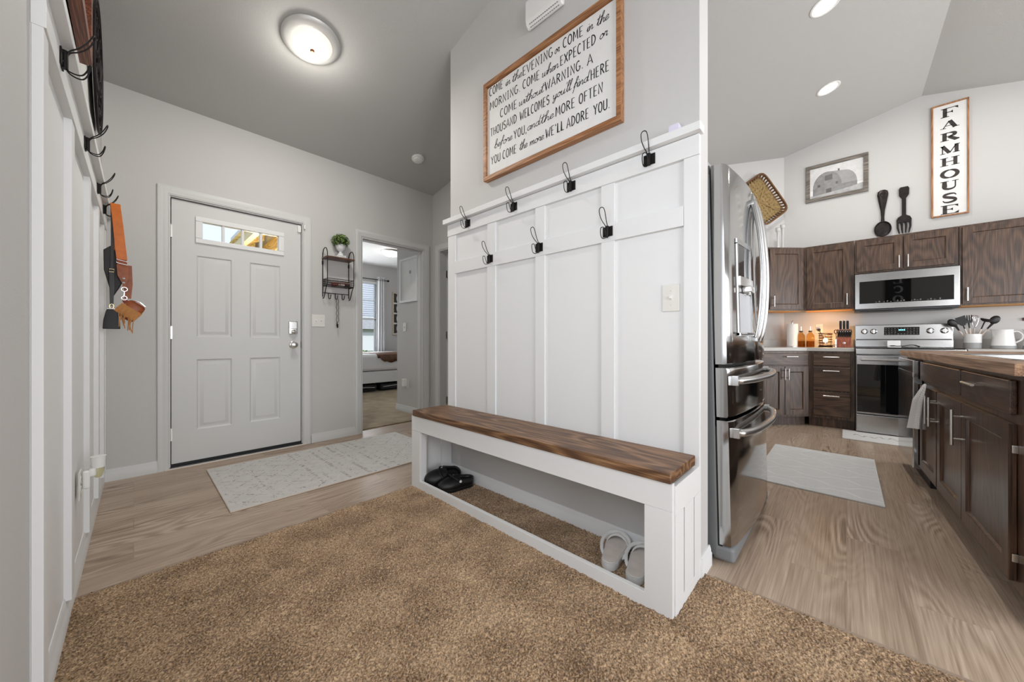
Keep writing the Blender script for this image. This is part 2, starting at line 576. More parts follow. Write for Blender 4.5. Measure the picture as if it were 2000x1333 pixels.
def wallpoly(y0, y1, extra=()):
    """y-z outline of a wall that reaches the sloped ceiling"""
    top = [(y1, cz(y1))]
    if y0 < RIDGE < y1: top.append((RIDGE, cz(RIDGE)))
    top.append((y0, cz(y0)))
    return [(y0, 0), (y1, 0)] + top

# left wall (slightly out of square), with two added, unseen windows for daylight behind and beside the viewpoint
b = MB()
def lwall(wp):
    vs = [(-.160 + lx(y), y, z) for y, z in wp] + [(-.30 + lx(y), y, z) for y, z in wp]
    n = len(wp)
    b.add(vs, [tuple(range(n)), tuple(range(n, 2 * n))[::-1]] + [(i, (i + 1) % n, n + (i + 1) % n, n + i) for i in range(n)])
lwall(wallpoly(.98, 3.75)); lwall(wallpoly(-1.85, -.14)); lwall([(-.14, 0), (.98, 0), (.98, .82), (-.14, .82)]); lwall([(-.14, 2.08), (.98, 2.08), (.98, cz(.98)), (-.14, cz(-.14))]); lwall(wallpoly(-4.3, -3.95))
lwall([(-3.95, 0), (-1.85, 0), (-1.85, .68), (-3.95, .68)])
lwall([(-3.95, 2.22), (-1.85, 2.22), (-1.85, cz(-1.85)), (-3.95, cz(-3.95))])
struct('wall_left', b, M['wall'], smooth=False)
b = MB()
for y in (-3.95, -2.93, -1.91): b.box(-.29, -.24, y, y + .06, .68, 2.22)
b.box(-.29, -.24, -3.95, -1.85, .68, .74); b.box(-.29, -.24, -3.95, -1.85, 2.16, 2.22)
struct('window_4', b, M['white'], smooth=False)  # added west window, unseen, framing the daylight fill
b = MB()
for y in (-.14, .395, .93): b.box(-.29, -.24, y, y + .05, .82, 2.08)
b.box(-.29, -.24, -.14, .98, .82, .87); b.box(-.29, -.24, -.14, .98, 2.03, 2.08)
struct('window_5', b, M['white'], smooth=False)  # added window just out of frame, there to admit side light

# entry (door) wall with openings for the front door and the bedroom door
def wall_open(mb, x0, x1, y0, y1, z1, opens):
    """wall along x; opens = [(xa, xb, za, zb)]"""
    xs = sorted({x0, x1, *[o[0] for o in opens], *[o[1] for o in opens]})
    for a, c in zip(xs[:-1], xs[1:]):
        mid = (a + c) / 2
        o = [q for q in opens if q[0] < mid < q[1]]
        if not o: mb.box(a, c, y0, y1, 0, z1)
        else:
            q = o[0]
            if q[2] > 0: mb.box(a, c, y0, y1, 0, q[2])
            mb.box(a, c, y0, y1, q[3], z1)
b = MB()
wall_open(b, -.3, 2.67, 3.75, 3.87, EAVE + .0, [(.185, 1.095, 0, 2.09), (1.655, 2.425, 0, 2.09)])
struct('wall_entry', b, M['wall'], smooth=False)

# bench (centre) wall
b = MB(); b.prism(wallpoly(.443, 2.127), 1.60, 1.72, 'YZ')
struct('wall_center', b, M['wall'], smooth=False)

# hall wall with a doorway
b = MB()
b.prism(wallpoly(3.62, 3.75), 2.55, 2.67, 'YZ')
b.prism([(2.85, 2.085), (3.62, 2.085), (3.62, cz(3.62)), (2.85, cz(2.85))], 2.55, 2.67, 'YZ')
b.prism(wallpoly(1.42, 2.85), 2.55, 2.67, 'YZ')
struct('wall_hall', b, M['wall'], smooth=False)
# wall behind the fridge, closing the hall and the kitchen's north side
b = MB()
b.prism([(1.72, 0), (5.5, 0), (5.5, cz(1.3)), (1.72, cz(1.3))], 1.3, 1.42, 'XZ')
struct('wall_kitchen_north', b, M['wall'], smooth=False)
# room behind the hall doorway
b = MB()
b.box(3.4, 3.5, 2.4, 3.75, 0, 2.5); b.box(2.67, 3.5, 2.3, 2.4, 0, 2.5); b.box(2.67, 3.5, 2.3, 3.75, 2.5, 2.56)
struct('wall_closet', b, M['wall'], smooth=False)

# kitchen corner wall (45 degrees) and range wall
b = MB()
p0 = (5.95, .61); p1 = (5.26, 1.30)
vs = [(p0[0], p0[1], 0), (p1[0], p1[1], 0), (p1[0], p1[1], cz(p1[1])), (p0[0], p0[1], cz(p0[1]))]
vs += [(x + .08, y + .08, z) for x, y, z in vs]
b.add(vs, [(0, 1, 2, 3), (7, 6, 5, 4), (0, 4, 5, 1), (1, 5, 6, 2), (2, 6, 7, 3), (3, 7, 4, 0)])
struct('wall_kitchen_corner', b, M['wall'], smooth=False)
b = MB(); b.prism(wallpoly(-4.3, .61), 5.95, 6.07, 'YZ')
struct('wall_range', b, M['wall'], smooth=False)

# south wall with patio door and an added living-room window, both behind the camera
b = MB()
wall_open(b, -.4, 6.07, -4.42, -4.3, cz(-4.3), [(.1, 2.7, .6, 2.3), (3.85, 5.65, 0, 2.1)])
struct('wall_south', b, M['wall'], smooth=False)
for i, (xa, xb, za, zb) in enumerate([(.1, 2.7, .6, 2.3), (3.85, 5.65, 0.02, 2.1)]):
    b = MB()
    for q in ((xa, xa + .06), ((xa + xb) / 2 - .03, (xa + xb) / 2 + .03), (xb - .06, xb)): b.box(q[0], q[1], -4.40, -4.34, za, zb)
    b.box(xa, xb, -4.40, -4.34, za, za + .06); b.box(xa, xb, -4.40, -4.34, zb - .06, zb)
    struct('window_%d' % (i + 2), b, M['white'], smooth=False)

# carpet: tufted pile where the camera is close, flat further away
def carpet(name, x0, x1, y0, y1, step, keep, z=0.0, amp=.008):
    nx = int((x1 - x0) / step) + 1; ny = int((y1 - y0) / step) + 1
    rng = np.random.default_rng(3)
    X, Y = np.meshgrid(np.linspace(x0, x1, nx), np.linspace(y0, y1, ny))
    def noise(cell):
        k = max(1, int(round(cell / step)))
        g = rng.random((ny // k + 3, nx // k + 3))
        yi = np.arange(ny) / k; xi = np.arange(nx) / k
        y_ = yi.astype(int); x_ = xi.astype(int)
        fy = (yi - y_)[:, None]; fx_ = (xi - x_)[None, :]
        fy = fy * fy * (3 - 2 * fy); fx_ = fx_ * fx_ * (3 - 2 * fx_)
        a = g[y_][:, x_]; bq = g[y_][:, x_ + 1]; c = g[y_ + 1][:, x_]; d = g[y_ + 1][:, x_ + 1]
        return (a * (1 - fx_) + bq * fx_) * (1 - fy) + (c * (1 - fx_) + d * fx_) * fy
    Z = rng.random((ny, nx)) * .30 + noise(.0062) * .75 + noise(.011) * .40 + noise(.11) * .40 + noise(.3) * .22
    Z = (Z - Z.min()) / (Z.max() - Z.min())
    Z = z + .002 + Z * amp * 2.4
    # pile falls to the floor at the border
    e = np.minimum.reduce([X - x0, x1 - X, Y - y0, y1 - Y])
    Z = np.where(e < step * 1.5, z, Z)
    X = X + (rng.random((ny, nx)) - .5) * step * .8 * (e > step); Y = Y + (rng.random((ny, nx)) - .5) * step * .8 * (e > step)
    idx = np.arange(nx * ny).reshape(ny, nx)
    q = np.stack([idx[:-1, :-1], idx[:-1, 1:], idx[1:, 1:], idx[1:, :-1]], -1)
    cx = (X[:-1, :-1] + X[1:, 1:]) / 2; cy = (Y[:-1, :-1] + Y[1:, 1:]) / 2
    q = q[keep(cx, cy)]
    used, inv = np.unique(q, return_inverse=True)
    V = np.stack([X.ravel(), Y.ravel(), Z.ravel()], -1)[used]
    q = inv.reshape(-1, 4)
    me = bpy.data.meshes.new(name)
    me.vertices.add(len(V)); me.vertices.foreach_set('co', V.astype(np.float32).ravel())
    me.loops.add(q.size); me.loops.foreach_set('vertex_index', q.astype(np.int32).ravel())
    me.polygons.add(len(q)); me.polygons.foreach_set('loop_start', (np.arange(len(q)) * 4).astype(np.int32))
    me.polygons.foreach_set('use_smooth', np.ones(len(q), bool))
    me.update(calc_edges=True)
    o = bpy.data.objects.new(name, me)
    COL.objects.link(o)
    me.materials.append(M['carpet'])
    return o
CF = (math.cos(R(43.25)), math.sin(R(43.25)))
cp = carpet('carpet', -.17, 1.63, -.4, 2.12, .0031, lambda x, y: (x * CF[0] + y * CF[1] > .93) & ~((x > 1.585) & (y > .44)))
tag(cp, 'brown tufted carpet covering the floor in front of and under the bench', 'carpet', kind='stuff')
b = MB(); b.prism([(-.17, -4.3), (1.63, -4.3), (1.63, -.372), (-.17, 1.54)], .001, .007)
lv = b.build('carpet', M['carpet'], smooth=False)
tag(lv, 'flat stretch of brown living room carpet behind the viewpoint', 'carpet', kind='stuff')
lv.location.z = -.0005
# thin wooden strip where carpet meets planks
b = MB(); b.rbox(1.628, 1.648, -4.3, .40, 0, .006, .002); b.rbox(-.14, 1.27, 2.118, 2.135, 0, .006, .002)
struct('trim_1', b, plain('threshold_strip', srgb(150, 132, 116), .5))

# ---- baseboards
def baseboard_prof(h=.085, t=.014):
    return [(0, 0), (t, 0), (t, h * .62), (t * .72, h * .70), (t * .72, h * .80), (t * .35, h), (0, h)]
def bb_x(mb, x0, x1, y, sgn, h=.085):      # runs along x on a wall at y; sgn = direction it sticks out
    mb.prism([(y + sgn * a, c) for a, c in baseboard_prof(h)], x0, x1, 'YZ')
def bb_y(mb, y0, y1, x, sgn, h=.085):
    mb.prism([(x + sgn * a, c) for a, c in baseboard_prof(h)], y0, y1, 'XZ')
b = MB(); bb_x(b, -.14, .121, 3.75, -1); bb_x(b, 1.168, 1.595, 3.75, -1)
struct('baseboard_entry', b, M['trimgrey'])
b = MB(); i0 = 0
bb_y(b, 1.485, 3.75, -.160, 1, .10)
b.v = [(x + lx(y), y, z) for x, y, z in b.v]
struct('baseboard_left', b, M['white'])
b = MB(); bb_y(b, .43, 2.127, 1.60, -1)
bb_x(b, 1.59, 1.733, .443, -1)
struct('baseboard_center', b, M['white'])
b = MB(); bb_y(b, 3.69, 3.75, 2.55, -1)
struct('baseboard_hall', b, M['trimgrey'])

# ---- board-and-batten wainscot on the bench wall: one mesh of painted boards
b = MB()
b.box(1.592, 1.60, .438, 2.127, .47, 1.83)                                # backing sheet
b.rbox(1.574, 1.592, .436, 2.130, 1.742, 1.826, .002)                   # top rail
for y0, y1 in ((2.045, 2.128), (1.632, 1.708), (1.234, 1.302), (.812, .882), (.437, .498)):
    b.rbox(1.578, 1.592, y0, y1, .47, 1.742, .002)
for y0, y1 in ((1.708, 2.045), (1.302, 1.632), (.882, 1.234), (.498, .812)):
    pass
b.rbox(1.576, 1.592, .499, 2.044, 1.463, 1.548, .002)                   # second rail
b.rbox(1.545, 1.60, .425, 2.150, 1.828, 1.862, .003)                    # cap shelf
struct('trim_2', b, M['white'])

# ---- the same on the left wall, sheared to follow it
b = MB()
b.box(-.1602, -.1575, 1.428, 3.745, .09, 1.80)
for y0, y1 in ((1.425, 1.49), (1.945, 2.02), (2.57, 2.645), (3.09, 3.165), (3.53, 3.60), (3.70, 3.748)):
    b.rbox(-.158, -.139, y0, y1, .088, 1.745, .0015)
b.rbox(-.159, -.1390, 1.425, 1.49, .0, .10, .0015)
b.rbox(-.159, -.135, 1.425, 3.745, 1.745, 1.832, .0015)
b.rbox(-.159, -.110, 1.413, 3.745, 1.832, 1.862, .002)
b.v = [(x + lx(y), y, z) for x, y, z in b.v]
struct('trim_3', b, M['white'])

# ---- door casings and jambs
def casing(mb, x0, x1, z1, y, wd=.066, t=.016):
    """moulded casing around an opening x0..x1 (front face towards -y)"""
    prof = [(0, 0), (0, t * .5), (wd * .10, t * .62), (wd * .14, t * .80), (wd * .50, t * .86), (wd * .56, t), (wd * .94, t), (wd, t * .9), (wd, 0)]
    mb.loft([[(x0 - o, y - q, 0) for o, q in prof], [(x0 - o, y - q, z1 + o) for o, q in prof], [(x1 + o, y - q, z1 + o) for o, q in prof], [(x1 + o, y - q, 0) for o, q in prof]])
b = MB()
casing(b, .187, 1.097, 2.092, 3.75)
b.box(.186, .192, 3.7505, 3.87, 0, 2.083); b.box(1.09, 1.094, 3.7505, 3.87, 0, 2.083); b.box(.186, 1.094, 3.7505, 3.87, 2.083, 2.089)
struct('trim_4', b, M['trimgrey'])
b = MB()
casing(b, 1.655, 2.425, 2.088, 3.75)
b.box(1.656, 1.668, 3.7505, 3.875, 0, 2.074); b.box(2.412, 2.424, 3.7505, 3.875, 0, 2.074); b.box(1.656, 2.424, 3.7505, 3.875, 2.074, 2.089)
b.box(1.668, 1.68, 3.80, 3.83, 0, 2.06); b.box(2.400, 2.412, 3.80, 3.83, 0, 2.06); b.box(1.668, 2.412, 3.80, 3.83, 2.06, 2.074)
struct('trim_5', b, M['trimgrey'])
b = MB()
i0 = len(b.v)
casing(b, -.385, .385, 2.083, 0)
b.box(-.3845, -.372, .0005, .125, 0, 2.07); b.box(.372, .3845, .0005, .125, 0, 2.07); b.box(-.3845, .3845, .0005, .125, 2.07, 2.0825)
b.xf(Matrix.Translation((2.55, 3.235, 0)) @ Matrix.Rotation(R(-90), 4, 'Z'))
struct('trim_6', b, M['trimgrey'])

# ------------------------------------------------------------------ front door (door_1)
M['glass'] = plain('clear_pane', (1, 1, 1), .02, trans=1.0, ior=1.05)
b = MB()
prof = [(.010, .009), (.022, .009), (.045, .001)]
b.panel(.1985, 1.085, .032, 1.775, [(.343, .568, 1.01, 1.662), (.69, .919, 1.01, 1.662), (.343, .568, .275, .834), (.69, .919, .275, .834)], prof, .044)
b.box(.1985, .352, 0, .044, 1.775, 2.076); b.box(.931, 1.085, 0, .044, 1.775, 2.076); b.box(.352, .931, 0, .044, 1.957, 2.076)
d1 = b.build('door_1', M['door'])
d1.location = (0, 3.772, 0); d1['kind'] = 'structure'
b = MB()
for (x0, x1, z0, z1) in ((.336, .380, 1.800, 1.934), (.903, .947, 1.800, 1.934), (.336, .947, 1.762, 1.800), (.336, .947, 1.934, 1.972)):
    b.rbox(x0, x1, -.014, .040, z0, z1, .005)
for k in range(3):
    xm = .380 + (.523) * (k + 1) / 4
    b.rbox(xm - .009, xm + .009, -.004, .034, 1.79, 1.945, .003)
b.build('window_frame', M['white'], d1)
b = MB(); b.box(.37, .913, .018, .022, 1.79, 1.945); b.build('window_pane', M['glass'], d1, smooth=False)
b = MB(); b.add([(x, y, z) for x, z in ((.1915, .02), (.1915, 2.0835), (1.0905, 2.0835), (1.0905, .02)) for y in (.018, .034)] + [(x, y, z) for x, z in ((.215, .02), (.215, 2.06), (1.07, 2.06), (1.07, .02)) for y in (.018, .034)], [(0, 2, 10, 8), (2, 4, 12, 10), (4, 6, 14, 12)]); b.build('dark_gap_strip', M['blackpl'], d1, smooth=False, solid=.001)  # black strip added behind the slab gap so it shows dark, not daylight
b = MB()                                                     # black sweep under the slab
b.box(.19, 1.092, -.004, .05, .012, .034); b.build('door_sweep', plain('black_rubber', srgb(30, 31, 33), .6), d1)
for z in (1.825, 1.045, .262):
    b = MB()
    b.cyl((.187, -.014, 0), .0075, z - .05, z + .05, 'Z', 10)
    b.cyl((.187, -.014, 0), .006, z + .048, z + .058, 'Z', 10)
    b.box(.187, .203, -.010, .002, z - .048, z + .048)
    b.build('hinge', M['nickel'], d1)
b = MB()                                                     # keypad deadbolt
b.rbox(.985, 1.055, -.022, 0, 1.043, 1.165, .008); b.build('deadbolt', M['chrome'], d1)
b = MB(); b.rbox(.990, 1.050, -.026, -.018, 1.092, 1.160, .004); k = b.build('keypad_cover', M['chrome'], d1)
b = MB(); b.lathe([(.020, -.021), (.020, -.026), (.012, -.03), (0, -.03)], (1.02, 0, 1.066), 'Y'); b.rbox(1.004, 1.036, -.046, -.028, 1.060, 1.072, .004); b.build('thumb_turn', M['nickel'], d1)
b = MB()
b.lathe([(.0325, 0), (.0325, -.006), (.026, -.010), (.013, -.012), (.012, -.030), (.022, -.038), (.0275, -.052), (.025, -.064), (.012, -.069), (0, -.069)], (1.020, 0, .944), 'Y', 28)
b.build('door_handle', M['nickel'], d1)
b = MB(); b.rbox(1.087, 1.0925, -.002, .03, .915, .975, .001); b.build('strike_plate', M['black'], d1)
# threshold under the door
b = MB(); b.rbox(.187, 1.093, 3.742, 3.87, 0, .016, .003)
struct('trim_7', b, plain('threshold_dark', srgb(52, 55, 60), .4, .5))
b = MB(); b.rbox(.16, 1.12, 3.722, 3.745, 0, .009, .003)
struct('trim_8', b, plain('threshold_light', srgb(214, 205, 196), .5))
t = thing('door_sensor', 'small white alarm contact at the top right corner of the front door', 'sensor', (1.075, 3.77, 2.03))
b = MB(); b.rbox(1.056, 1.083, 3.752, 3.772, 2.005, 2.066, .003); b.build('sensor_body', M['whitepl'], t)
b = MB(); b.rbox(1.099, 1.112, 3.720, 3.735, 2.035, 2.072, .002); b.build('sensor_magnet', M['whitepl'], t)

# hall door, swung open into the dark room (door_2)
b = MB(); b.panel(0, .76, .01, 2.065, [(.12, .64, .25, .95), (.12, .64, 1.1, 1.9)], [(.01, .008), (.03, .002)], .035)
d2 = b.build('door_2', M['white']); d2.location = (2.664, 3.598, 0); d2.rotation_euler[2] = R(6); d2['kind'] = 'structure'
for z in (1.80, 1.05, .25):
    b = MB(); b.cyl((-.008, -.012, 0), .008, z - .045, z + .045, 'Z', 10); b.box(-.04, -.004, -.014, -.010, z - .045, z + .045)
    b.build('hinge', M['nickel'], d2)

# ------------------------------------------------------------------ storage bench (world axes; front faces -x)
t = thing('storage_bench', 'white open-front bench with a stained wooden seat against the panelled wall', 'bench', (1.44, 1.285, 0))
b = MB(); W = M['white']
b.rbox(1.280, 1.300, .440, 2.130, .383, .482, .002)           # front apron
b.rbox(1.280, 1.300, .440, .540, .060, .383, .002)            # right front board
b.rbox(1.280, 1.300, 2.032, 2.130, .060, .383, .002)          # left front board
b.rbox(1.280, 1.300, .440, 2.130, .0, .062, .002)             # bottom board
b.rbox(1.300, 1.335, .465, .535, .0, .47, .002); b.rbox(1.300, 1.335, 2.037, 2.105, 0, .47, .002)   # inner posts
b.build('front_frame', W, t)
for y0, y1 in ((.436, .456), (2.112, 2.132)):
    b = MB()
    b.rbox(1.301, 1.597, y0, y1, .366, .470, .002); b.rbox(1.301, 1.597, y0, y1, 0, .052, .002)
    b.rbox(1.301, 1.386, y0, y1, .052, .366, .0015); b.rbox(1.397, 1.503, y0, y1, .052, .366, .0015); b.rbox(1.514, 1.597, y0, y1, .052, .366, .0015)
    b.build('end_panel', W, t)
b = MB(); b.box(1.56, 1.592, .46, 2.11, .40, .47); b.box(1.31, 1.56, 1.26, 1.30, .40, .47); b.build('rear_rail', W, t)
b = MB(); b.rbox(1.266, 1.540, .441, 2.098, .484, .523, .005, 3); b.build('seat', M['seat'], t)

# ------------------------------------------------------------------ coat hooks
def make_hook(name):
    """out = +x, side = y, up = z; plate back at x = 0"""
    t = bpy.data.objects.new(name, None); COL.objects.link(t); t.empty_display_size = .03
    b = MB(); b.rbox(0, .004, -.026, .026, -.024, .024, .0012)
    b.lathe([(.0075, -.026), (.0075, .026)], (.007, 0, 0), 'Z', 12)
    for s in (-1, 1):
        b.lathe([(.004, .004), (.0035, .0055), (0, .006)], (0, s * .018, .014), 'X', 8); b.lathe([(.004, .004), (.0035, .0055), (0, .006)], (0, s * .018, -.014), 'X', 8)
    b.build('plate', M['black'], t)
    up = [(.009, .003, .0), (.016, .005, .026), (.034, .010, .043), (.050, .014, .066), (.060, .013, .090), (.063, .006, .100)]
    pts = up + [(p[0], -p[1], p[2]) for p in up[::-1]]
    b = MB(); b.tube(catmull(pts, 5), .0019, 8); b.build('upper_hook', M['black'], t)
    lo = [(.009, .003, .006), (.011, .004, -.026), (.024, .009, -.036), (.040, .012, -.034), (.050, .012, -.016), (.055, .009, .004), (.056, .004, .009)]
    pts = lo + [(p[0], -p[1], p[2]) for p in lo[::-1]]
    b = MB(); b.tube(catmull(pts, 5), .0019, 8); b.build('lower_hook', M['black'], t)
    return t
hook0 = make_hook('coat_hook')
used = [False]
def put_hook(loc, rz, label, group):
    o = hook0 if not used[0] else copy_tree(hook0)
    used[0] = True
    o.location = loc; o.rotation_euler[2] = rz
    o['label'] = label; o['category'] = 'hook'; o['group'] = group
for y, z, n in ((1.897, 1.788, 'leftmost of the four on the top rail by the hallway'), (1.464, 1.790, 'second from the left on the top rail'),
                (1.053, 1.792, 'third from the left on the top rail'), (.640, 1.787, 'rightmost on the top rail near the fridge')):
    put_hook((1.574, y, z), PI, 'black wire coat hook, ' + n, 'wire hooks on the bench wall')
for y, n in ((1.676, 'left one of three on the lower rail'), (1.270, 'middle one of three on the lower rail'), (.844, 'right one of three on the lower rail above the light switch')):
    put_hook((1.576, y, 1.510), PI, 'black wire coat hook, ' + n, 'wire hooks on the bench wall')
for y, n in ((1.650, 'nearest one on the left wall, in front of the brown frame'), (2.289, 'second nearest on the left wall'), (2.911, 'third nearest on the left wall'),
             (3.347, 'farthest on the left wall, holding the bags')):
    put_hook((-.135 + lx(y), y, 1.795), 0, 'black wire coat hook, ' + n, 'wire hooks on the left wall')

# ------------------------------------------------------------------ lettering (pen strokes)
def arc(cx, cy, rx, ry, a0, a1, n=10):
    return [(cx + rx * math.cos(R(a0 + (a1 - a0) * i / n)), cy + ry * math.sin(R(a0 + (a1 - a0) * i / n))) for i in range(n + 1)]
CAPS = {
 'A': (.50, [[(0, 0), (.25, 1), (.5, 0)], [(.09, .33), (.41, .33)]]),
 'C': (.42, [arc(.24, .5, .23, .5, 55, 305, 14)]),
 'D': (.46, [[(.04, 0), (.04, 1)], [(0, 1)] + arc(.06, .5, .38, .5, 90, -90, 12) + [(0, 0)]]),
 'E': (.38, [[(.04, 0), (.04, 1)], [(0, 1), (.36, 1)], [(0, .52), (.3, .52)], [(0, 0), (.37, 0)]]),
 'F': (.36, [[(.04, 0), (.04, 1)], [(0, 1), (.36, 1)], [(.04, .52), (.3, .52)]]),
 'G': (.46, [arc(.24, .5, .23, .5, 55, 330, 14) + [(.44, .42)], [(.28, .42), (.46, .42)]]),
 'H': (.46, [[(.04, 0), (.04, 1)], [(.42, 0), (.42, 1)], [(.04, .5), (.42, .5)]]),
 'I': (.26, [[(.13, 0), (.13, 1)], [(.02, 1), (.24, 1)], [(.02, 0), (.24, 0)]]),
 'L': (.36, [[(.04, 1), (.04, 0), (.36, 0)]]),
 'M': (.56, [[(.02, 0), (.08, 1), (.28, .3), (.48, 1), (.54, 0)]]),
 'N': (.46, [[(.03, 0), (.03, 1), (.43, 0), (.43, 1)]]),
 'O': (.46, [arc(.23, .5, .22, .5, 90, 450, 18)]),
 'P': (.42, [[(.04, 0), (.04, 1)], [(0, 1)] + arc(.08, .74, .30, .26, 90, -90, 9) + [(.04, .48)]]),
 'R': (.44, [[(.04, 0), (.04, 1)], [(0, 1)] + arc(.08, .75, .29, .25, 90, -90, 9) + [(.04, .5)], [(.18, .5), (.43, 0)]]),
 'S': (.38, [arc(.19, .76, .17, .24, 30, 250, 9) + arc(.19, .26, .18, .26, 80, -150, 9)]),
 'T': (.42, [[(.21, 0), (.21, 1)], [(0, 1), (.42, 1)]]),
 'U': (.46, [[(.03, 1), (.03, .3)] + arc(.23, .25, .2, .25, 180, 360, 9) + [(.43, 1)]]),
 'V': (.48, [[(0, 1), (.24, 0), (.48, 1)]]),
 'W': (.64, [[(0, 1), (.16, 0), (.32, .75), (.48, 0), (.64, 1)]]),
 'X': (.44, [[(0, 0), (.44, 1)], [(0, 1), (.44, 0)]]),
 'Y': (.46, [[(0, 1), (.23, .5), (.46, 1)], [(.23, .5), (.23, 0)]]),
 '.': (.16, [[(.06, 0), (.08, .07)]]),
 ',': (.16, [[(.08, .08), (.04, -.14)]]),
 "'": (.14, [[(.07, 1), (.06, .8)]]),
}
LOW = {   # upright script letters, x-height .42
 'a': (.36, [[(.32, .34), (.2, .42), (.06, .3), (.04, .12), (.14, 0), (.26, .1), (.32, .4)], [(.32, .4), (.30, .1), (.36, 0), (.44, .08)]]),
 'b': (.34, [[(0, .1), (.16, .6), (.2, .95), (.12, 1.0), (.08, .7), (.07, .1), (.14, 0), (.28, .08), (.3, .3), (.2, .42), (.08, .3)]]),
 'd': (.36, [[(.32, .34), (.2, .42), (.06, .3), (.04, .12), (.14, 0), (.26, .1), (.36, 1.0)], [(.33, .5), (.31, .1), (.36, 0), (.44, .08)]]),
 'e': (.28, [[(.02, .12), (.2, .24), (.24, .36), (.14, .42), (.04, .26), (.06, .06), (.16, 0), (.32, .12)]]),
 'f': (.26, [[(0, .1), (.16, .5), (.26, .9), (.2, 1.02), (.14, .8), (.10, .2), (.04, -.3), (.0, -.34)], [(.02, .42), (.26, .44)]]),
 'h': (.36, [[(0, .1), (.14, .6), (.2, .95), (.13, 1.0), (.08, .7), (.05, 0), (.1, .24), (.2, .40), (.28, .34), (.27, .08), (.32, 0), (.4, .1)]]),
 'i': (.18, [[(.0, .1), (.08, .4), (.07, .06), (.12, 0), (.2, .1)], [(.11, .60), (.13, .66)]]),
 'l': (.20, [[(0, .1), (.12, .6), (.18, .95), (.11, 1.0), (.06, .6), (.07, .06), (.13, 0), (.22, .1)]]),
 'm': (.52, [[(0, .3), (.05, .4), (.05, 0), (.12, .3), (.2, .42), (.24, .3), (.23, 0), (.3, .3), (.38, .42), (.42, .3), (.41, .06), (.46, 0), (.54, .1)]]),
 'n': (.36, [[(0, .3), (.05, .4), (.05, 0), (.12, .28), (.22, .42), (.27, .3), (.26, .06), (.31, 0), (.4, .1)]]),
 'o': (.34, [[(.2, .42), (.08, .36), (.03, .16), (.12, 0), (.25, .06), (.29, .28), (.2, .42), (.24, .32), (.4, .34)]]),
 'r': (.28, [[(0, .1), (.07, .44), (.13, .38), (.22, .40), (.2, .1), (.25, 0), (.32, .1)]]),
 't': (.24, [[(0, .1), (.1, .5), (.14, .9), (.1, .3), (.1, .06), (.16, 0), (.26, .1)], [(-.04, .58), (.3, .66)]]),
 'u': (.36, [[(0, .3), (.04, .42), (.05, .1), (.12, 0), (.22, .08), (.28, .42), (.27, .06), (.32, 0), (.4, .1)]]),
 'w': (.46, [[(0, .34), (.04, .42), (.05, .08), (.12, 0), (.2, .1), (.23, .4), (.24, .08), (.31, 0), (.39, .1), (.41, .42), (.5, .36)]]),
 'y': (.36, [[(0, .3), (.04, .42), (.05, .12), (.12, .02), (.22, .1), (.28, .42), (.26, -.1), (.16, -.38), (.06, -.3), (.18, -.06), (.4, .1)]]),
 "'": (.1, [[(.06, .98), (.03, .8)]]),
}
def word(mb, txt, x, z, h, width, sw, y, script=False, slant=0.0):
    """a word whose letters fill width; returns nothing"""
    T = LOW if script else CAPS
    gap = 0.0 if script else .17
    tot = sum(T[c][0] + gap for c in txt) - gap
    k = width / tot
    cx = 0
    for c in txt:
        wd, st = T[c]
        for s in st:
            p = s
            if script or len(s) > 5:
                p = [tuple(q) for q in catmull([(a, d, 0) for a, d in s], 4)] if script else s
            q = [(x + (a[0] + cx) * k + slant * a[1] * h, z + a[1] * h) for a in p]
            n = len(q)
            if script:
                ws = [sw * (.55 + .6 * abs(math.sin(1.3 * i))) for i in range(n)]
            else:
                dx = abs(q[-1][0] - q[0][0]); dz = abs(q[-1][1] - q[0][1])
                ws = sw * (.62 if (n == 2 and dx > dz) else 1.0)
            mb.ribbon(q, ws, y)
        cx += wd + gap

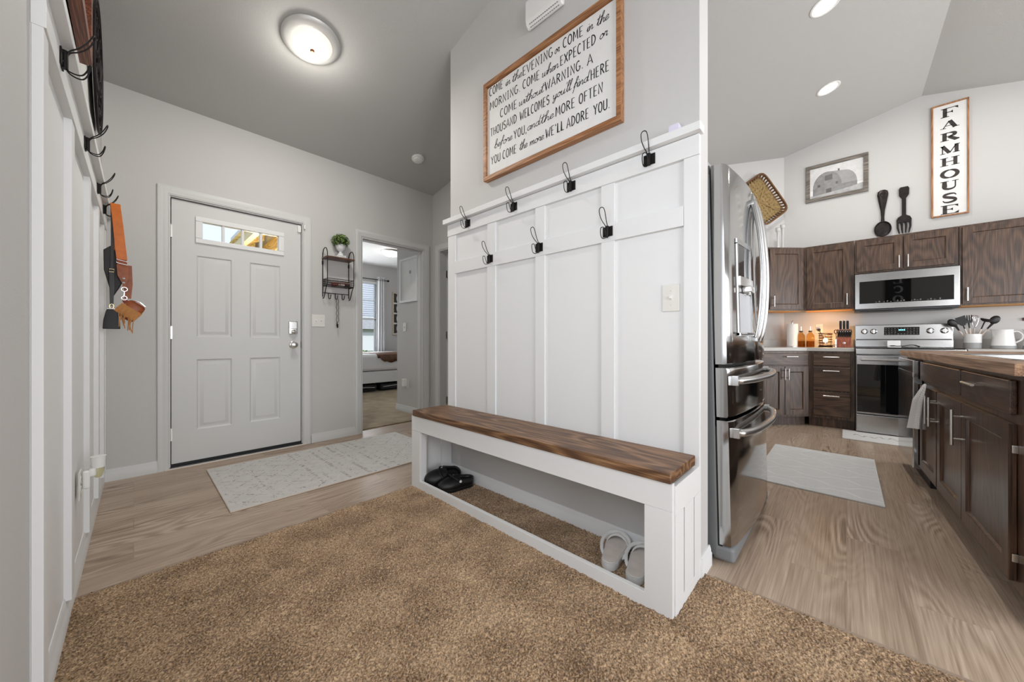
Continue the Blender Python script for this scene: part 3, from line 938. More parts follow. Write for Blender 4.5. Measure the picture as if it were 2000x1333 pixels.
# ------------------------------------------------------------------ framed verse sign on the bench wall (local: x right, -y out, z up)
t = thing('framed_sign', 'large white wall sign with handwritten welcome verse in a wooden frame', 'sign', (1.598, 1.25, 2.02), R(-90))
HW = .478
b = MB(); b.box(-HW + .02, HW - .02, -.018, 0, .03, .60); b.build('board', M['sign'], t, True, smooth=False)
fr = MB()
fr.rbox(-HW, HW, -.035, 0, 0, .026, .0015); fr.rbox(-HW, HW, -.035, 0, .606, .632, .0015)
fr.rbox(-HW, -HW + .024, -.0345, 0, .026, .606, .0015); fr.rbox(HW - .024, HW, -.0345, 0, .026, .606, .0015)
fr.build('frame', M['framex'] if 'framex' in M else wood('chestnut_frame_long', srgb(118, 76, 46), srgb(160, 110, 70), srgb(190, 140, 96), 'X', 1.4, .5), t, True)
V = [('COME',0,.015,.135,2.568),('in',1,.158,.198,2.564),('the',1,.214,.294,2.560),('EVENING',0,.303,.520,2.556),('or',1,.533,.565,2.556),('COME',0,.591,.713,2.556),('in',1,.735,.771,2.556),('the',1,.791,.857,2.552),
 ('MORNING.',0,.020,.282,2.476),('COME',0,.303,.427,2.476),('when',1,.444,.559,2.472),('EXPECTED',0,.573,.786,2.472),('or',1,.807,.850,2.476),
 ('COME',0,.113,.253,2.390),('without',1,.268,.456,2.389),('WARNING.',0,.469,.715,2.387),('A',0,.740,.770,2.384),
 ('THOUSAND',0,.024,.251,2.304),('WELCOMES',0,.280,.497,2.302),("you'll",1,.521,.640,2.312),('find',1,.655,.743,2.306),('HERE',0,.760,.859,2.300),
 ('before',1,.058,.214,2.215),('YOU,',0,.230,.332,2.209),('and',1,.334,.427,2.216),('the',1,.435,.526,2.214),('MORE',0,.542,.664,2.210),('OFTEN',0,.691,.825,2.210),
 ('YOU',0,.030,.113,2.121),('COME',0,.135,.250,2.121),('the',1,.274,.335,2.124),('more',1,.354,.456,2.122),("WE'LL",0,.474,.595,2.120),('ADORE',0,.614,.747,2.117),('YOU.',0,.776,.864,2.116)]
b = MB()
for txt, sc, a, c, z in V:
    x0 = a - .45; zz = z - 2.02
    if sc: word(b, txt, x0, zz - .005, .052, c - a, .0040, -.0188, True, .25)
    else: word(b, txt, x0, zz - .005, .050, c - a, .0054, -.0188)
b.build('lettering', M['ink'], t, True, smooth=False)

# white vented box high on the wall
t = thing('alarm_box', 'white plastic box with a vent slot mounted high above the framed verse', 'alarm', (1.60, 1.235, 2.79), R(-90))
b = MB(); b.prism([(0, .012), (-.018, 0), (-.040, .022), (-.046, .045), (-.046, .150), (-.040, .16), (0, .16)], -.125, .125, 'YZ'); b.build('case', M['whitepl'], t, True, bevel=.008, bseg=3)
b = MB()
for k in range(15):
    for (ya, za) in ((-.0245, .0060), (-.0355, .0170)):
        x = -.098 + k * .0138
        b.add([(x, ya - .0016, za - .0024), (x + .009, ya - .0016, za - .0024), (x + .009, ya - .0042, za + .0006), (x, ya - .0042, za + .0006)], [(0, 1, 2, 3)])
b.build('vent', M['greypl'], t, True, smooth=False)

# small pale object on the cap shelf
t = thing('small_cube', 'small pale lavender cube on the panel cap above the right end of the bench', 'cube', (1.573, .530, 1.8623))
b = MB(); b.rbox(1.553, 1.593, .508, .552, 1.8623, 1.888, .004); b.build('cube_body', plain('pale_lavender', srgb(214, 210, 228), .5), t)
b = MB(); b.rbox(1.556, 1.590, .511, .549, 1.888, 1.892, .002); b.build('cube_lid', plain('pale_lavender_lid', srgb(222, 219, 234), .5), t)

# ------------------------------------------------------------------ switch plates and outlets (local x right, -y out)
def switch(label, loc, rz, n=1, decora=False, group='light switches'):
    t = thing('light_switch', label, 'switch', loc, rz, group)
    w2 = .036 + .023 * (n - 1)
    b = MB(); b.rbox(-w2, w2, -.006, 0, -.0585, .0585, .003); b.build('cover_plate', M['ivory'], t, True)
    for k in range(n):
        x = (k - (n - 1) / 2) * .046
        b = MB(); b.prism([(-.006, -.010), (-.016, -.001 + (.006 if k else 0)), (-.015, .006), (-.006, .010)], x - .004, x + .004, 'YZ'); b.build('toggle', M['whitepl'], t, True)
        for z in (-.03, .03):
            b = MB(); b.cyl((x, 0, z), .0028, -.0072, -.005, 'Y', 8); b.build('screw', M['nickel'], t, True)
    return t
switch('single white toggle switch on the white panel near the fridge end', (1.592, .553, 1.166), R(-90))
switch('double white toggle switch on the grey wall right of the front door', (1.233, 3.75, 1.178), 0, 2)
switch('white switch on the grey bedroom wall seen through the doorway', (2.55, 4.42, 1.17), R(-90))

def outlet(label, loc, rz, name='wall_outlet'):
    t = thing(name, label, 'outlet', loc, rz, 'wall outlets')
    b = MB(); b.rbox(-.035, .035, -.005, 0, -.057, .057, .003); b.build('cover_plate', M['ivory'], t, True)
    for z in (-.02, .02):
        b = MB(); b.lathe([(.0165, -.0045), (.0165, -.0065), (0, -.0065)], (0, 0, z), 'Y', 16)
        b.cur = 1
        b.box(-.007, -.005, -.0068, -.006, z - .002, z + .006); b.box(.005, .007, -.0068, -.006, z - .002, z + .006)
        b.build('socket', [M['ivory'], M['blackpl']], t, True)
    return t
outlet('white wall outlet low on the left wall behind the plugged-in freshener', (-.1485 + lx(2.27), 2.27, .395), R(90))
t = thing('air_freshener', 'white plug-in freshener with clear bulb low on the left wall', 'air freshener', (-.1415 + lx(2.30), 2.30, .40), R(90))
b = MB(); b.rbox(-.024, .024, -.022, 0, -.03, .045, .008, 3); b.rbox(-.018, .018, -.038, -.015, .015, .05, .008, 3); b.build('plug_body', M['whitepl'], t, True)
b = MB(); b.lathe([(.0, .045), (.019, .045), (.020, .052), (.0225, .088), (.024, .092), (.020, .092), (0, .086)], (.012, -.042, 0), 'Z', 24); b.build('cup', M['whitepl'], t, True)
b = MB(); b.lathe([(0, .004), (.010, .004), (.014, .014), (.0185, .036), (.0185, .045), (0, .045)], (.012, -.042, 0), 'Z', 24)
b.build('bulb', plain('clear_amber_plastic', srgb(235, 230, 190), .08, trans=.8, ior=1.3), t, True)

# ------------------------------------------------------------------ left wall: brown framed piece, round medallion
yy = 2.0
t = thing('framed_picture', 'brown wooden deep frame hung high on the left wall above the hooks', 'picture', (-.150 + lx(yy), yy, 2.15), R(90))
mw = wood('reddish_brown_frame', srgb(62, 32, 20), srgb(104, 58, 38), srgb(150, 92, 62), 'X', 1.4, .45)
b = MB(); b.rbox(-.35, .35, -.036, 0, 0, .045, .002); b.rbox(-.35, .35, -.036, 0, .50, .545, .002); b.rbox(-.35, -.305, -.036, 0, .045, .5, .002); b.rbox(.305, .35, -.036, 0, .045, .5, .002)
b.build('frame', mw, t, True)
b = MB(); b.box(-.31, .31, -.012, 0, .04, .51); b.build('picture_panel', wood('orange_cream_panel', srgb(150, 74, 36), srgb(206, 140, 96), srgb(226, 196, 164), 'Z', .8, .5), t, True, smooth=False)

yy = 3.05
t = thing('wall_medallion', 'round dark metal scrollwork medallion hung on the left wall beyond the brown frame', 'wall decor', (-.150 + lx(yy), yy, 2.50), R(90))
b = MB(); b.tube([(.335 * math.cos(a), -.012, .335 * math.sin(a)) for a in [2 * PI * k / 48 for k in range(48)]], .006, 8, True)
b.tube([(.30 * math.cos(a), -.012, .30 * math.sin(a)) for a in [2 * PI * k / 48 for k in range(48)]], .0035, 6, True); b.build('outer_ring', M['black'], t, True)
b = MB()
for k in range(12):
    a = 2 * PI * k / 12
    sc = [(0, -.01, .06), (.035, -.012, .11), (.015, -.012, .16), (-.035, -.012, .19), (-.02, -.012, .24), (.03, -.012, .25), (.0, -.012, .297)]
    ca, sa = math.cos(a), math.sin(a)
    b.tube(catmull([(x * ca + z * sa, y, -x * sa + z * ca) for x, y, z in sc], 4), .0032, 6)
b.build('scrollwork', M['black'], t, True)
b = MB(); b.lathe([(.328, -.004), (.328, -.006), (0, -.006)], (0, 0, 0), 'Y', 40); b.build('backing_disc', plain('antique_mirror', (.5, .5, .5), .25, .9, noise=.3, nscale=14), t, True)
b = MB(); b.lathe([(.065, -.008), (.06, -.02), (0, -.028)], (0, 0, 0), 'Y', 24); b.build('boss', M['black'], t, True)

# ------------------------------------------------------------------ bags on the far left hook (world axes around y = 3.35)
tan = plain('tan_leather', srgb(196, 106, 40), .42, noise=.12, nscale=30)
brn = plain('brown_leather', srgb(140, 72, 34), .4, noise=.2, nscale=30)
sue = plain('tan_suede', srgb(178, 124, 74), .9, noise=.12, nscale=80)
blk = plain('black_leather', srgb(26, 25, 27), .35, noise=.2, nscale=60)
yb = 3.335
t = thing('crossbody_bag', 'brown leather pouch with suede fringe on a wide tan strap, on the left wall', 'bag', (-.075, yb, 1.05))
def strap(mb, pts, wdt, th=.003):
    """flat strap seen face on from -y: pts in x-z"""
    for (a, c) in zip(pts[:-1], pts[1:]):
        pass
    n = len(pts)
    rings = []
    for (x, y, z, wd) in pts:
        rings.append([(x - wd / 2, y, z), (x + wd / 2, y, z), (x + wd / 2, y + th, z), (x - wd / 2, y + th, z)])
    mb.loft(rings)
b = MB()
strap(b, [(-.080, yb + .03, 1.80, .036), (-.081, yb + .012, 1.832, .042), (-.078, yb - .012, 1.838, .044), (-.076, yb - .026, 1.812, .042), (-.066, yb - .03, 1.70, .044), (-.056, yb - .03, 1.56, .046), (-.050, yb - .03, 1.49, .046)], .044)
strap(b, [(-.080, yb + .03, 1.80, .036), (-.078, yb + .022, 1.70, .03), (-.068, yb + .012, 1.50, .03)], .03)
b.build('strap', tan, t, bevel=.0006)
b = MB(); b.tube([(-.073, yb - .034, 1.488), (-.027, yb - .034, 1.478), (-.027, yb - .034, 1.458), (-.073, yb - .034, 1.468)], .0022, 6, True); b.build('buckle', M['nickel'], t)
b = MB()
strap(b, [(-.050, yb - .025, 1.50, .04), (-.049, yb - .027, 1.46, .042), (-.048, yb - .03, 1.455, .050), (-.044, yb - .03, 1.39, .050), (-.040, yb - .028, 1.34, .018), (-.040, yb - .028, 1.315, .016)], .05)
strap(b, [(-.030, yb - .01, 1.46, .045), (-.024, yb - .008, 1.34, .040), (-.026, yb - .006, 1.25, .03)], .045)
b.build('strap_tab', brn, t, bevel=.0006)
b = MB()
for z in (1.372, 1.345): b.lathe([(.006, -.030), (.006, -.034), (0, -.036)], (-.043, yb - .004, z), 'Y', 10)
b.build('rivet', M['chrome'], t)
b = MB(); b.tube([(-.040 + .013 * math.cos(a), yb - .028, 1.305 + .013 * math.sin(a)) for a in [2 * PI * k / 16 for k in range(16)]], .003, 6, True)
b.tube([(-.040, yb - .028, 1.292), (-.041, yb - .028, 1.262)], .0035, 6)
b.tube([(-.040 + .012 * math.cos(a), yb - .028, 1.250 + .012 * math.sin(a)) for a in [2 * PI * k / 16 for k in range(16)]], .0026, 6, True)
b.build('clasp', M['chrome'], t)
# the pouch, tilted down to the left
Mx = Matrix.Translation((-.012, yb - .012, 1.175)) @ Matrix.Rotation(R(38), 4, 'Y')
b = MB()
b.loft([[(x * k + sh, y * k2, z) for x, y in [(-.052, -.016), (-.03, -.026), (.03, -.026), (.052, -.016), (.052, .016), (.03, .026), (-.03, .026), (-.052, .016)]] for z, k, k2, sh in ((-.062, .94, .8, 0), (-.055, 1.02, 1, 0), (0, 1.05, 1.05, 0), (.045, .9, .9, 0), (.060, .74, .6, 0))]).xf(Mx)
b.build('pouch', brn, t, sub=1)
b = MB(); b.loft([[(x, y, z) for x, y in ((-.056, -.030), (.0, -.034), (.054, -.030), (.054, -.026), (0, -.029), (-.056, -.026))] for z in (-.048, -.02, .012)]).xf(Mx)
b.build('suede_band', sue, t)
b = MB(); b.tube([(p[0], p[1], p[2]) for p in ((-.03, -.02, .058), (.0, -.026, .066), (.035, -.02, .060))], .003, 6).xf(Mx); b.build('zip', M['chrome'], t)
b = MB()
strap(b, [(-.040, yb - .028, 1.245, .022), (-.034, yb - .026, 1.225, .026), (-.022, yb - .022, 1.212, .03)], .02); b.build('pouch_tab', plain('red_brown_leather', srgb(128, 52, 34), .45), t)
random.seed(5)
for k in range(11):
    x = -.066 + k * .0062 + random.uniform(-.002, .002)
    z0 = 1.205 - abs(k - 2) * .010
    ln = random.uniform(.085, .125) + (.035 if k in (3, 4) else 0)
    y = yb - .038 - random.uniform(0, .012)
    b = MB(); b.tube(catmull([(x + .018, y + .012, z0 + .01), (x + .004, y, z0 - .02), (x + random.uniform(-.004, .004), y, z0 - ln * .6), (x + random.uniform(-.004, .006), y, z0 - ln)], 4), .0028, 5, flat=.6)
    b.build('fringe', sue, t)

t = thing('handbag', 'black leather wristlet and bag hung behind the tan strap on the farthest left hook', 'bag', (-.105, yb, 1.05))
b = MB()
strap(b, [(-.092, yb + .02, 1.80, .014), (-.093, yb + .01, 1.835, .016), (-.090, yb - .012, 1.83, .016), (-.090, yb - .006, 1.60, .014), (-.093, yb - .008, 1.42, .013)], .014)
strap(b, [(-.093, yb - .02, 1.43, .020), (-.093, yb - .022, 1.395, .020), (-.092, yb - .022, 1.32, .022), (-.093, yb - .022, 1.25, .017), (-.093, yb - .022, 1.20, .015)], .02)
b.build('strap', blk, t, bevel=.0005)
b = MB(); b.tube([(-.103, yb - .026, 1.425), (-.083, yb - .026, 1.425), (-.083, yb - .026, 1.407), (-.103, yb - .026, 1.407)], .002, 6, True)
b.tube([(-.093 + .009 * math.cos(a), yb - .022, 1.195 + .014 * math.sin(a)) for a in [2 * PI * k / 14 for k in range(14)]], .0025, 6, True); b.build('buckle', plain('brass', (.78, .62, .36), .25, 1), t)
b = MB(); b.loft([[(-.128, y, 1.545), (-.098, y, 1.575), (-.062, y, 1.52), (-.045, y, 1.36), (-.062, y, 1.315), (-.085, y, 1.265), (-.103, y, 1.31), (-.126, y, 1.42)] for y in (yb, yb + .035)]); b.build('bag_body', plain('black_grained_leather', srgb(34, 31, 31), .5, noise=.2, nscale=50), t, bevel=.004)
b = MB(); b.loft([[(-.093 - a, yb - .030 - .0, z), (-.093 + a2, yb - .034, z), (-.093 + a2, yb + .01, z), (-.093 - a, yb + .014, z)] for z, a, a2 in ((1.055, .037, .036), (1.06, .037, .036), (1.11, .034, .033), (1.165, .024, .028), (1.178, .018, .022))]); b.build('wristlet_body', blk, t, bevel=.003)
b = MB(); b.rbox(-.112, -.071, yb - .030, yb + .006, 1.176, 1.184, .002); b.build('wristlet_frame', M['chrome'], t)

# ------------------------------------------------------------------ entry shelf with basket, hooks, plant (local x right, -y out)
t = thing('wall_shelf', 'black wire wall shelf with wooden top, wire basket and key hooks beside the front door', 'shelf', (1.395, 3.75, 1.40))
K = M['black']
for sx in (-.125, .125):
    b = MB()
    pts = [(sx, -.008, .015), (sx, -.008, .40), (sx, -.012, .44), (sx, -.035, .475), (sx, -.07, .485), (sx, -.105, .475), (sx, -.128, .44), (sx, -.132, .40), (sx, -.132, .17), (sx, -.128, .13), (sx, -.09, .085), (sx, -.06, .03), (sx, -.035, 0), (sx, -.012, .0)]
    b.tube(catmull(pts, 5), .0042, 8); b.tube([(sx, -.008, .115), (sx, -.11, .115)], .003, 6)
    b.rbox(sx - .006, sx + .006, -.012, 0, .33, .365, .001)
    b.build('side_frame', K, t, True)
b = MB(); b.rbox(-.132, .132, -.140, -.002, .385, .400, .002); b.build('shelf_board', wood('walnut_shelf', srgb(44, 26, 18), srgb(86, 54, 38), srgb(120, 80, 58), 'X', 1.5, .4), t, True)
b = MB()
for z, r in ((.120, .003), (.185, .003)):
    b.tube([(-.122, -.012, z), (.122, -.012, z), (.122, -.13, z), (-.122, -.13, z)], r, 6, True)
for k in range(21):
    x = -.122 + .244 * k / 20
    b.tube([(x, -.012, .185), (x, -.012, .12), (x, -.13, .12), (x, -.13, .185)], .0013, 4)
for k in range(9):
    y = -.012 - .118 * k / 8
    for s in (-.122, .122): b.tube([(s, y, .12), (s, y, .185)], .0013, 4)
for z in (.141, .163): b.tube([(-.122, -.012, z), (.122, -.012, z), (.122, -.13, z), (-.122, -.13, z)], .0012, 4, True)
b.build('wire_basket', K, t, True)
b = MB(); b.tube([(-.125, -.008, .055), (.125, -.008, .055)], .0038, 6); b.build('hook_rail', K, t, True)
for x in (-.072, -.008, .058):
    b = MB(); b.tube(catmull([(x, -.010, .055), (x, -.012, .012), (x + .004, -.026, -.003), (x + .008, -.040, .006), (x + .010, -.045, .032)], 4), .0035, 6); b.sphere((x + .010, -.045, .034), .0052, 8); b.build('key_hook', K, t, True)

for k, (x, w_, col, nm) in enumerate(((-.035, .05, srgb(122, 60, 52), 'red brown box lying left of middle in the wire basket of the entry shelf'), (.025, .04, srgb(206, 196, 190), 'pale patterned box in the middle of the wire basket of the entry shelf'), (.08, .035, srgb(60, 46, 42), 'dark brown case at the right end of the wire basket of the entry shelf'))):
    t2 = thing('small_box', nm, 'box', (1.395 + x, 3.685, 1.5248), R((-6, 5, -3)[k]), 'odds and ends in the wire basket')
    b = MB(); b.rbox(-w_ / 2, w_ / 2, -.04, .035, 0, .026, .004); b.build('box_base', plain('trinket_colour', col, .6, noise=.3, nscale=60) if k == 0 else plain('trinket_colour_%s' % ('pale' if k == 1 else 'dark'), col, .6, noise=.3, nscale=60), t2, True)
    b = MB(); b.rbox(-w_ / 2 - .001, w_ / 2 + .001, -.041, .036, .022, .032 + .004 * k, .003); b.build('box_lid', plain('trinket_lid', srgb(150, 112, 100), .6, noise=.4, nscale=90), t2, True)

t = thing('beaded_lanyard', 'grey beaded lanyard hanging from the middle key hook of the entry shelf', 'lanyard', (1.393, 3.704, 1.12))
rnd = random.Random(4)
b = MB()
for s in (-1, 1):
    pts = [(1.393 + s * .004, 3.708, 1.402)] + [(1.393 + s * (.010 + .003 * math.sin(i * 2.1)) + .002, 3.704 + .002 * s, 1.39 - .02 * i) for i in range(12)]
    for p in catmull(pts, 3): b.sphere(tuple(p), .0042, 6)
b.build('bead_strand', plain('grey_beads', srgb(112, 108, 106), .5, noise=.6, nscale=120), t)
b = MB(); b.tube([(1.393, 3.703, 1.172), (1.389, 3.703, 1.15), (1.386, 3.703, 1.128)], [.004, .005, .002], 6); b.rbox(1.388, 1.402, 3.700, 3.706, 1.112, 1.15, .001); b.build('clip', M['black'], t)

t = thing('potted_topiary', 'round green boxwood ball in a white urn on the entry shelf', 'plant', (1.412, 3.672, 1.8205))
b = MB(); b.lathe([(.024, .008), (.026, .014), (.013, .026), (.014, .034), (.034, .052), (.044, .075), (.046, .098), (.049, .104), (.044, .104), (.040, .09), (0, .085)], (1.412, 3.672, 1.8330), 'Z', 24); b.build('urn', plain('white_glaze', srgb(216, 218, 220), .35, noise=.06, nscale=50), t)
b = MB(); rnd = random.Random(9)
for k in range(760):
    u = rnd.uniform(-.75, 1); a = rnd.uniform(0, 2 * PI); rr = .082 * rnd.uniform(.80, 1.04)
    d = Vector((math.sqrt(1 - u * u) * math.cos(a), math.sqrt(1 - u * u) * math.sin(a), u))
    c = Vector((1.412, 3.672, 1.975)) + Vector((d.x, d.y, d.z * .82)) * rr
    q = d.to_track_quat('Z', 'Y') @ Matrix.Rotation(rnd.uniform(0, 6.28), 3, 'Z').to_quaternion() @ Matrix.Rotation(rnd.uniform(-.6, .6), 3, 'X').to_quaternion()
    L_ = rnd.uniform(.010, .015)
    b.add([c + q @ Vector(p) for p in ((0, -L_ * .6, 0), (L_ * .4, 0, .0025), (0, L_ * .6, 0.001), (-L_ * .4, 0, .0025))], [(0, 1, 2, 3)])
m, tt, bb = newmat('boxwood_leaf')
n = nd(tt, 'ShaderNodeTexNoise', i_Scale=60.0); tt.links.new(coords(tt), n.inputs['Vector'])
tt.links.new(ramp(tt, n.outputs[0], [(.35, srgb(40, 62, 20)), (.5, srgb(84, 112, 44)), (.68, srgb(142, 166, 84))]), bb.inputs['Base Color'])
bb.inputs['Roughness'].default_value = .5
b.build('foliage', m, t, smooth=False)
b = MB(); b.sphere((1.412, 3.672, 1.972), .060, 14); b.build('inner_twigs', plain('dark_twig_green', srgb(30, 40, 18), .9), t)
t = thing('dotted_stand', 'white stand with black dots under the urn on the entry shelf', 'stand', (1.412, 3.672, 1.8005))
b = MB(); b.rbox(1.369, 1.455, 3.632, 3.712, 1.8005, 1.828, .004); b.lathe([(.026, 1.828), (.026, 1.8405), (0, 1.8405)], (1.412, 3.672, 0), 'Z', 20); b.build('stand_body', M['whitepl'], t)
b = MB()
for r_ in range(2):
    for k in range(7): b.lathe([(.0032, 0), (.0032, -.0008), (0, -.0008)], (1.376 + k * .012 + r_ * .004, 3.632, 1.8085 + r_ * .012), 'Y', 8)
b.build('dots', M['ink'], t)

# ------------------------------------------------------------------ ceiling fixtures
def on_ceiling(t, y): t.rotation_euler[0] = -math.atan(SL) if y > RIDGE else math.atan(SS)
glow = plain('lit_frosted_glass', (.35, .33, .30), .4, emit=(1, .93, .80), estr=.85)
glow2 = plain('lit_bedroom_glass', (.4, .4, .4), .4, emit=(1, .97, .93), estr=.95)
t = thing('ceiling_light', 'flush dome ceiling light with a nickel rim above the entry', 'ceiling light', (.822, 2.633, cz(2.633)))
on_ceiling(t, 2.633)
b = MB(); b.lathe([(.155, 0), (.172, -.004), (.176, -.014), (.168, -.026), (.150, -.034), (.130, -.040), (.124, -.040), (.124, -.03)], (0, 0, 0), 'Z', 48); b.build('rim', plain('brushed_rim', (.62, .62, .61), .42, .35), t, True)
b = MB(); b.lathe([(.126, -.034), (.122, -.044), (.10, -.064), (.066, -.078), (.03, -.085), (0, -.086)], (0, 0, 0), 'Z', 40); b.build('diffuser', glow, t, True)
b = MB(); b.lathe([(.014, -.083), (.014, -.090), (.009, -.098), (0, -.100)], (0, 0, 0), 'Z', 16); b.build('finial', plain('bronze_finial', srgb(120, 84, 64), .35, .8), t, True)
t = thing('smoke_detector', 'round white smoke detector on the entry ceiling', 'smoke detector', (2.027, 3.254, cz(3.254)))
on_ceiling(t, 3.2)
b = MB(); b.lathe([(.062, 0), (.064, -.012), (.060, -.020), (.050, -.024), (.048, -.034), (.034, -.042), (0, -.043)], (0, 0, 0), 'Z', 32); b.build('case', M['whitepl'], t, True)
b = MB(); b.lathe([(.010, -.042), (.009, -.045), (0, -.0455)], (.012, 0, 0), 'Z', 12); b.build('test_button', M['ivory'], t, True)
can = plain('lit_lamp_disc', (1, 1, 1), .5, emit=(1, .98, .95), estr=7)
for x, y, n in ((3.598, .119, 'bright recessed ceiling light, the nearer one above the kitchen aisle'), (4.801, .135, 'bright recessed ceiling light, the farther one near the corner wall'), (5.05, -1.2, 'bright recessed ceiling light on the far slope beyond the ridge')):
    t = thing('recessed_light', n, 'ceiling light', (x, y, cz(y)), 0, 'recessed lights in the kitchen ceiling')
    on_ceiling(t, y)
    b = MB(); b.lathe([(.092, 0), (.094, -.004), (.084, -.008), (.072, -.004), (.070, .0)], (0, 0, 0), 'Z', 36); b.build('trim_ring', M['whitepl'], t, True)
    b = MB(); b.lathe([(.071, -.002), (0, -.003)], (0, 0, 0), 'Z', 32); b.build('lamp_disc', can, t, True)
    sl = area('recessed_lamp', (x, y, cz(y) - .03), (t.rotation_euler[0], 0, 0), .13, .13, 12 if y > RIDGE else 4, (1, .96, .90), 'DISK')

# ------------------------------------------------------------------ entry rug and kitchen mats
t = thing('entry_rug', 'pale grey distressed runner with faded dark marks by the front door', 'rug', (1.14, 3.03, 0))
b = MB(); b.rbox(.378, 1.912, 2.552, 3.516, .0005, .009, .003)
rnd = random.Random(21)
def fl(p0, p1, w_):
    d = Vector((p1[0] - p0[0], p1[1] - p0[1])); L_ = d.length
    if L_ < 1e-4: return
    n_ = Vector((-d.y, d.x)) / L_ * w_ / 2
    j = lambda: rnd.uniform(.4, 1.2)
    b.add([(p0[0] + n_.x * j(), p0[1] + n_.y * j(), .0093), (p1[0] + n_.x * j(), p1[1] + n_.y * j(), .0093), (p1[0] - n_.x * j(), p1[1] - n_.y * j(), .0093), (p0[0] - n_.x * j(), p0[1] - n_.y * j(), .0093)], [(0, 1, 2, 3)])
inside = lambda x, y: .39 < x < 1.90 and 2.565 < y < 3.503
def lattice(x0, x1, sx, sy, keep):
    i = 0; x = x0
    while x < x1:
        y = 2.56 + (sy / 2 if i % 2 else 0)
        while y < 3.5:
            for dx, dy in ((sx, sy / 2), (sx, -sy / 2)):
                for k in range(4):
                    if rnd.random() < keep:
                        q0 = k / 4 + rnd.uniform(0, .08); q1 = q0 + rnd.uniform(.10, .24)
                        pa = (x + dx * q0 + rnd.uniform(-.003, .003), y + dy * q0); pb = (x + dx * q1, y + dy * q1 + rnd.uniform(-.004, .004))
                        if inside(*pa) and inside(*pb):
                            b.cur = rnd.choice((1, 2, 2)); fl(pa, pb, rnd.uniform(.004, .009))
            y += sy
        x += sx; i += 1
lattice(.39, .86, .075, .15, .62); lattice(1.46, 1.90, .075, .15, .5)
for xc, dens, ln in ((.60, .5, .012), (.90, .75, .016), (.955, .35, .02), (1.06, .8, .022), (1.12, .4, .015), (1.20, .9, .026), (1.245, .4, .012), (1.345, .85, .020), (1.40, .45, .014), (1.43, .3, .03)):
    y = 2.57; wear = rnd.random() * 6
    while y < 3.5:
        if rnd.random() < dens * (.45 + .55 * math.sin(y * 5 + wear) ** 2):
            b.cur = rnd.choice((1, 1, 2)); x = xc + rnd.uniform(-.004, .004); L_ = ln * rnd.uniform(.6, 1.3)
            fl((x - L_ / 2, y), (x + L_ / 2, y + rnd.uniform(-.004, .004)), rnd.uniform(.007, .013))
        y += .019
for k in range(500):
    x = rnd.uniform(.4, 1.89); y = rnd.uniform(2.575, 3.49); a_ = rnd.choice((.5, -.5, 1.5)) + rnd.uniform(-.3, .3); L_ = rnd.uniform(.006, .02)
    b.cur = 2
    if inside(x + L_ * math.cos(a_), y + L_ * math.sin(a_)): fl((x, y), (x + L_ * math.cos(a_), y + L_ * math.sin(a_)), rnd.uniform(.003, .006))
b.build('rug_pile', [plain('runner_pale_grey', srgb(205, 203, 200), .95, noise=.05, nscale=18, bmp=.3, bscale=300), plain('runner_dark_mark', srgb(134, 125, 124), .95), plain('runner_faded_mark', srgb(168, 162, 159), .95)], t)
b = MB(); b.tube([(.378, 2.552, .005), (1.912, 2.552, .005), (1.912, 3.516, .005), (.378, 3.516, .005)], .0045, 6, True); b.build('binding', plain('rug_binding', srgb(200, 188, 176), .9), t)

grug = plain('pale_grey_mat', srgb(212, 213, 213), .9, noise=.04, nscale=60, bmp=.3, bscale=300)
wl = plain('white_mat_line', srgb(236, 237, 237), .9)
t = thing('kitchen_rug', 'light grey rug with white zigzag lines on the kitchen floor by the fridge', 'rug', (3.585, .165, 0))
b = MB(); b.rbox(3.02, 4.15, -.162, .490, .0005, .008, .003)
b.cur = 1
for r_ in range(8):
    y0 = 3.07 + r_ * .135
    x = -.155; k = r_ % 2; pts = []
    while x < .484:
        dy = .06 if k % 2 else 0
        pts += [(x, y0 + dy)]
        x2 = min(x + .09, .484); pts += [(x2, y0 + dy)]
        x = x2 + .06; k += 1
    for off in (0, .014):
        i0 = len(b.v)
        b.ribbon([(p[0], p[1] + off) for p in pts], 0.0075, 0)
        for i in range(i0, len(b.v)): vv = b.v[i]; b.v[i] = (min(4.14, vv[2]), min(.484, vv[0]), .0086)
b.build('rug_pile', [grug, wl], t)
b = MB(); b.tube([(3.02, -.162, .005), (4.15, -.162, .005), (4.15, .49, .005), (3.02, .49, .005)], .0045, 6, True); b.build('binding', plain('mat_binding', srgb(214, 214, 212), .9), t)
t = thing('stove_mat', 'narrow white mat with grey flourish in front of the stove', 'mat', (5.08, -.42, 0))
b = MB(); b.rbox(4.875, 5.325, -.87, .035, .0005, .012, .004); b.build('mat_body', plain('white_mat', srgb(214, 213, 210), .6), t)
b = MB()
i0 = 0
sq = [(-.05 - .6 * k / 60, 5.09 + .05 * math.sin(k * .75) * (1 if k % 13 < 9 else .3)) for k in range(61)]
b.ribbon([(y, x) for y, x in sq], [.010 + .006 * math.sin(k) for k in range(61)], 0)
b.v = [(v[2], v[0], .0124) for v in b.v]
b.build('flourish', plain('mat_grey_ink', srgb(150, 150, 150), .8), t, smooth=False)

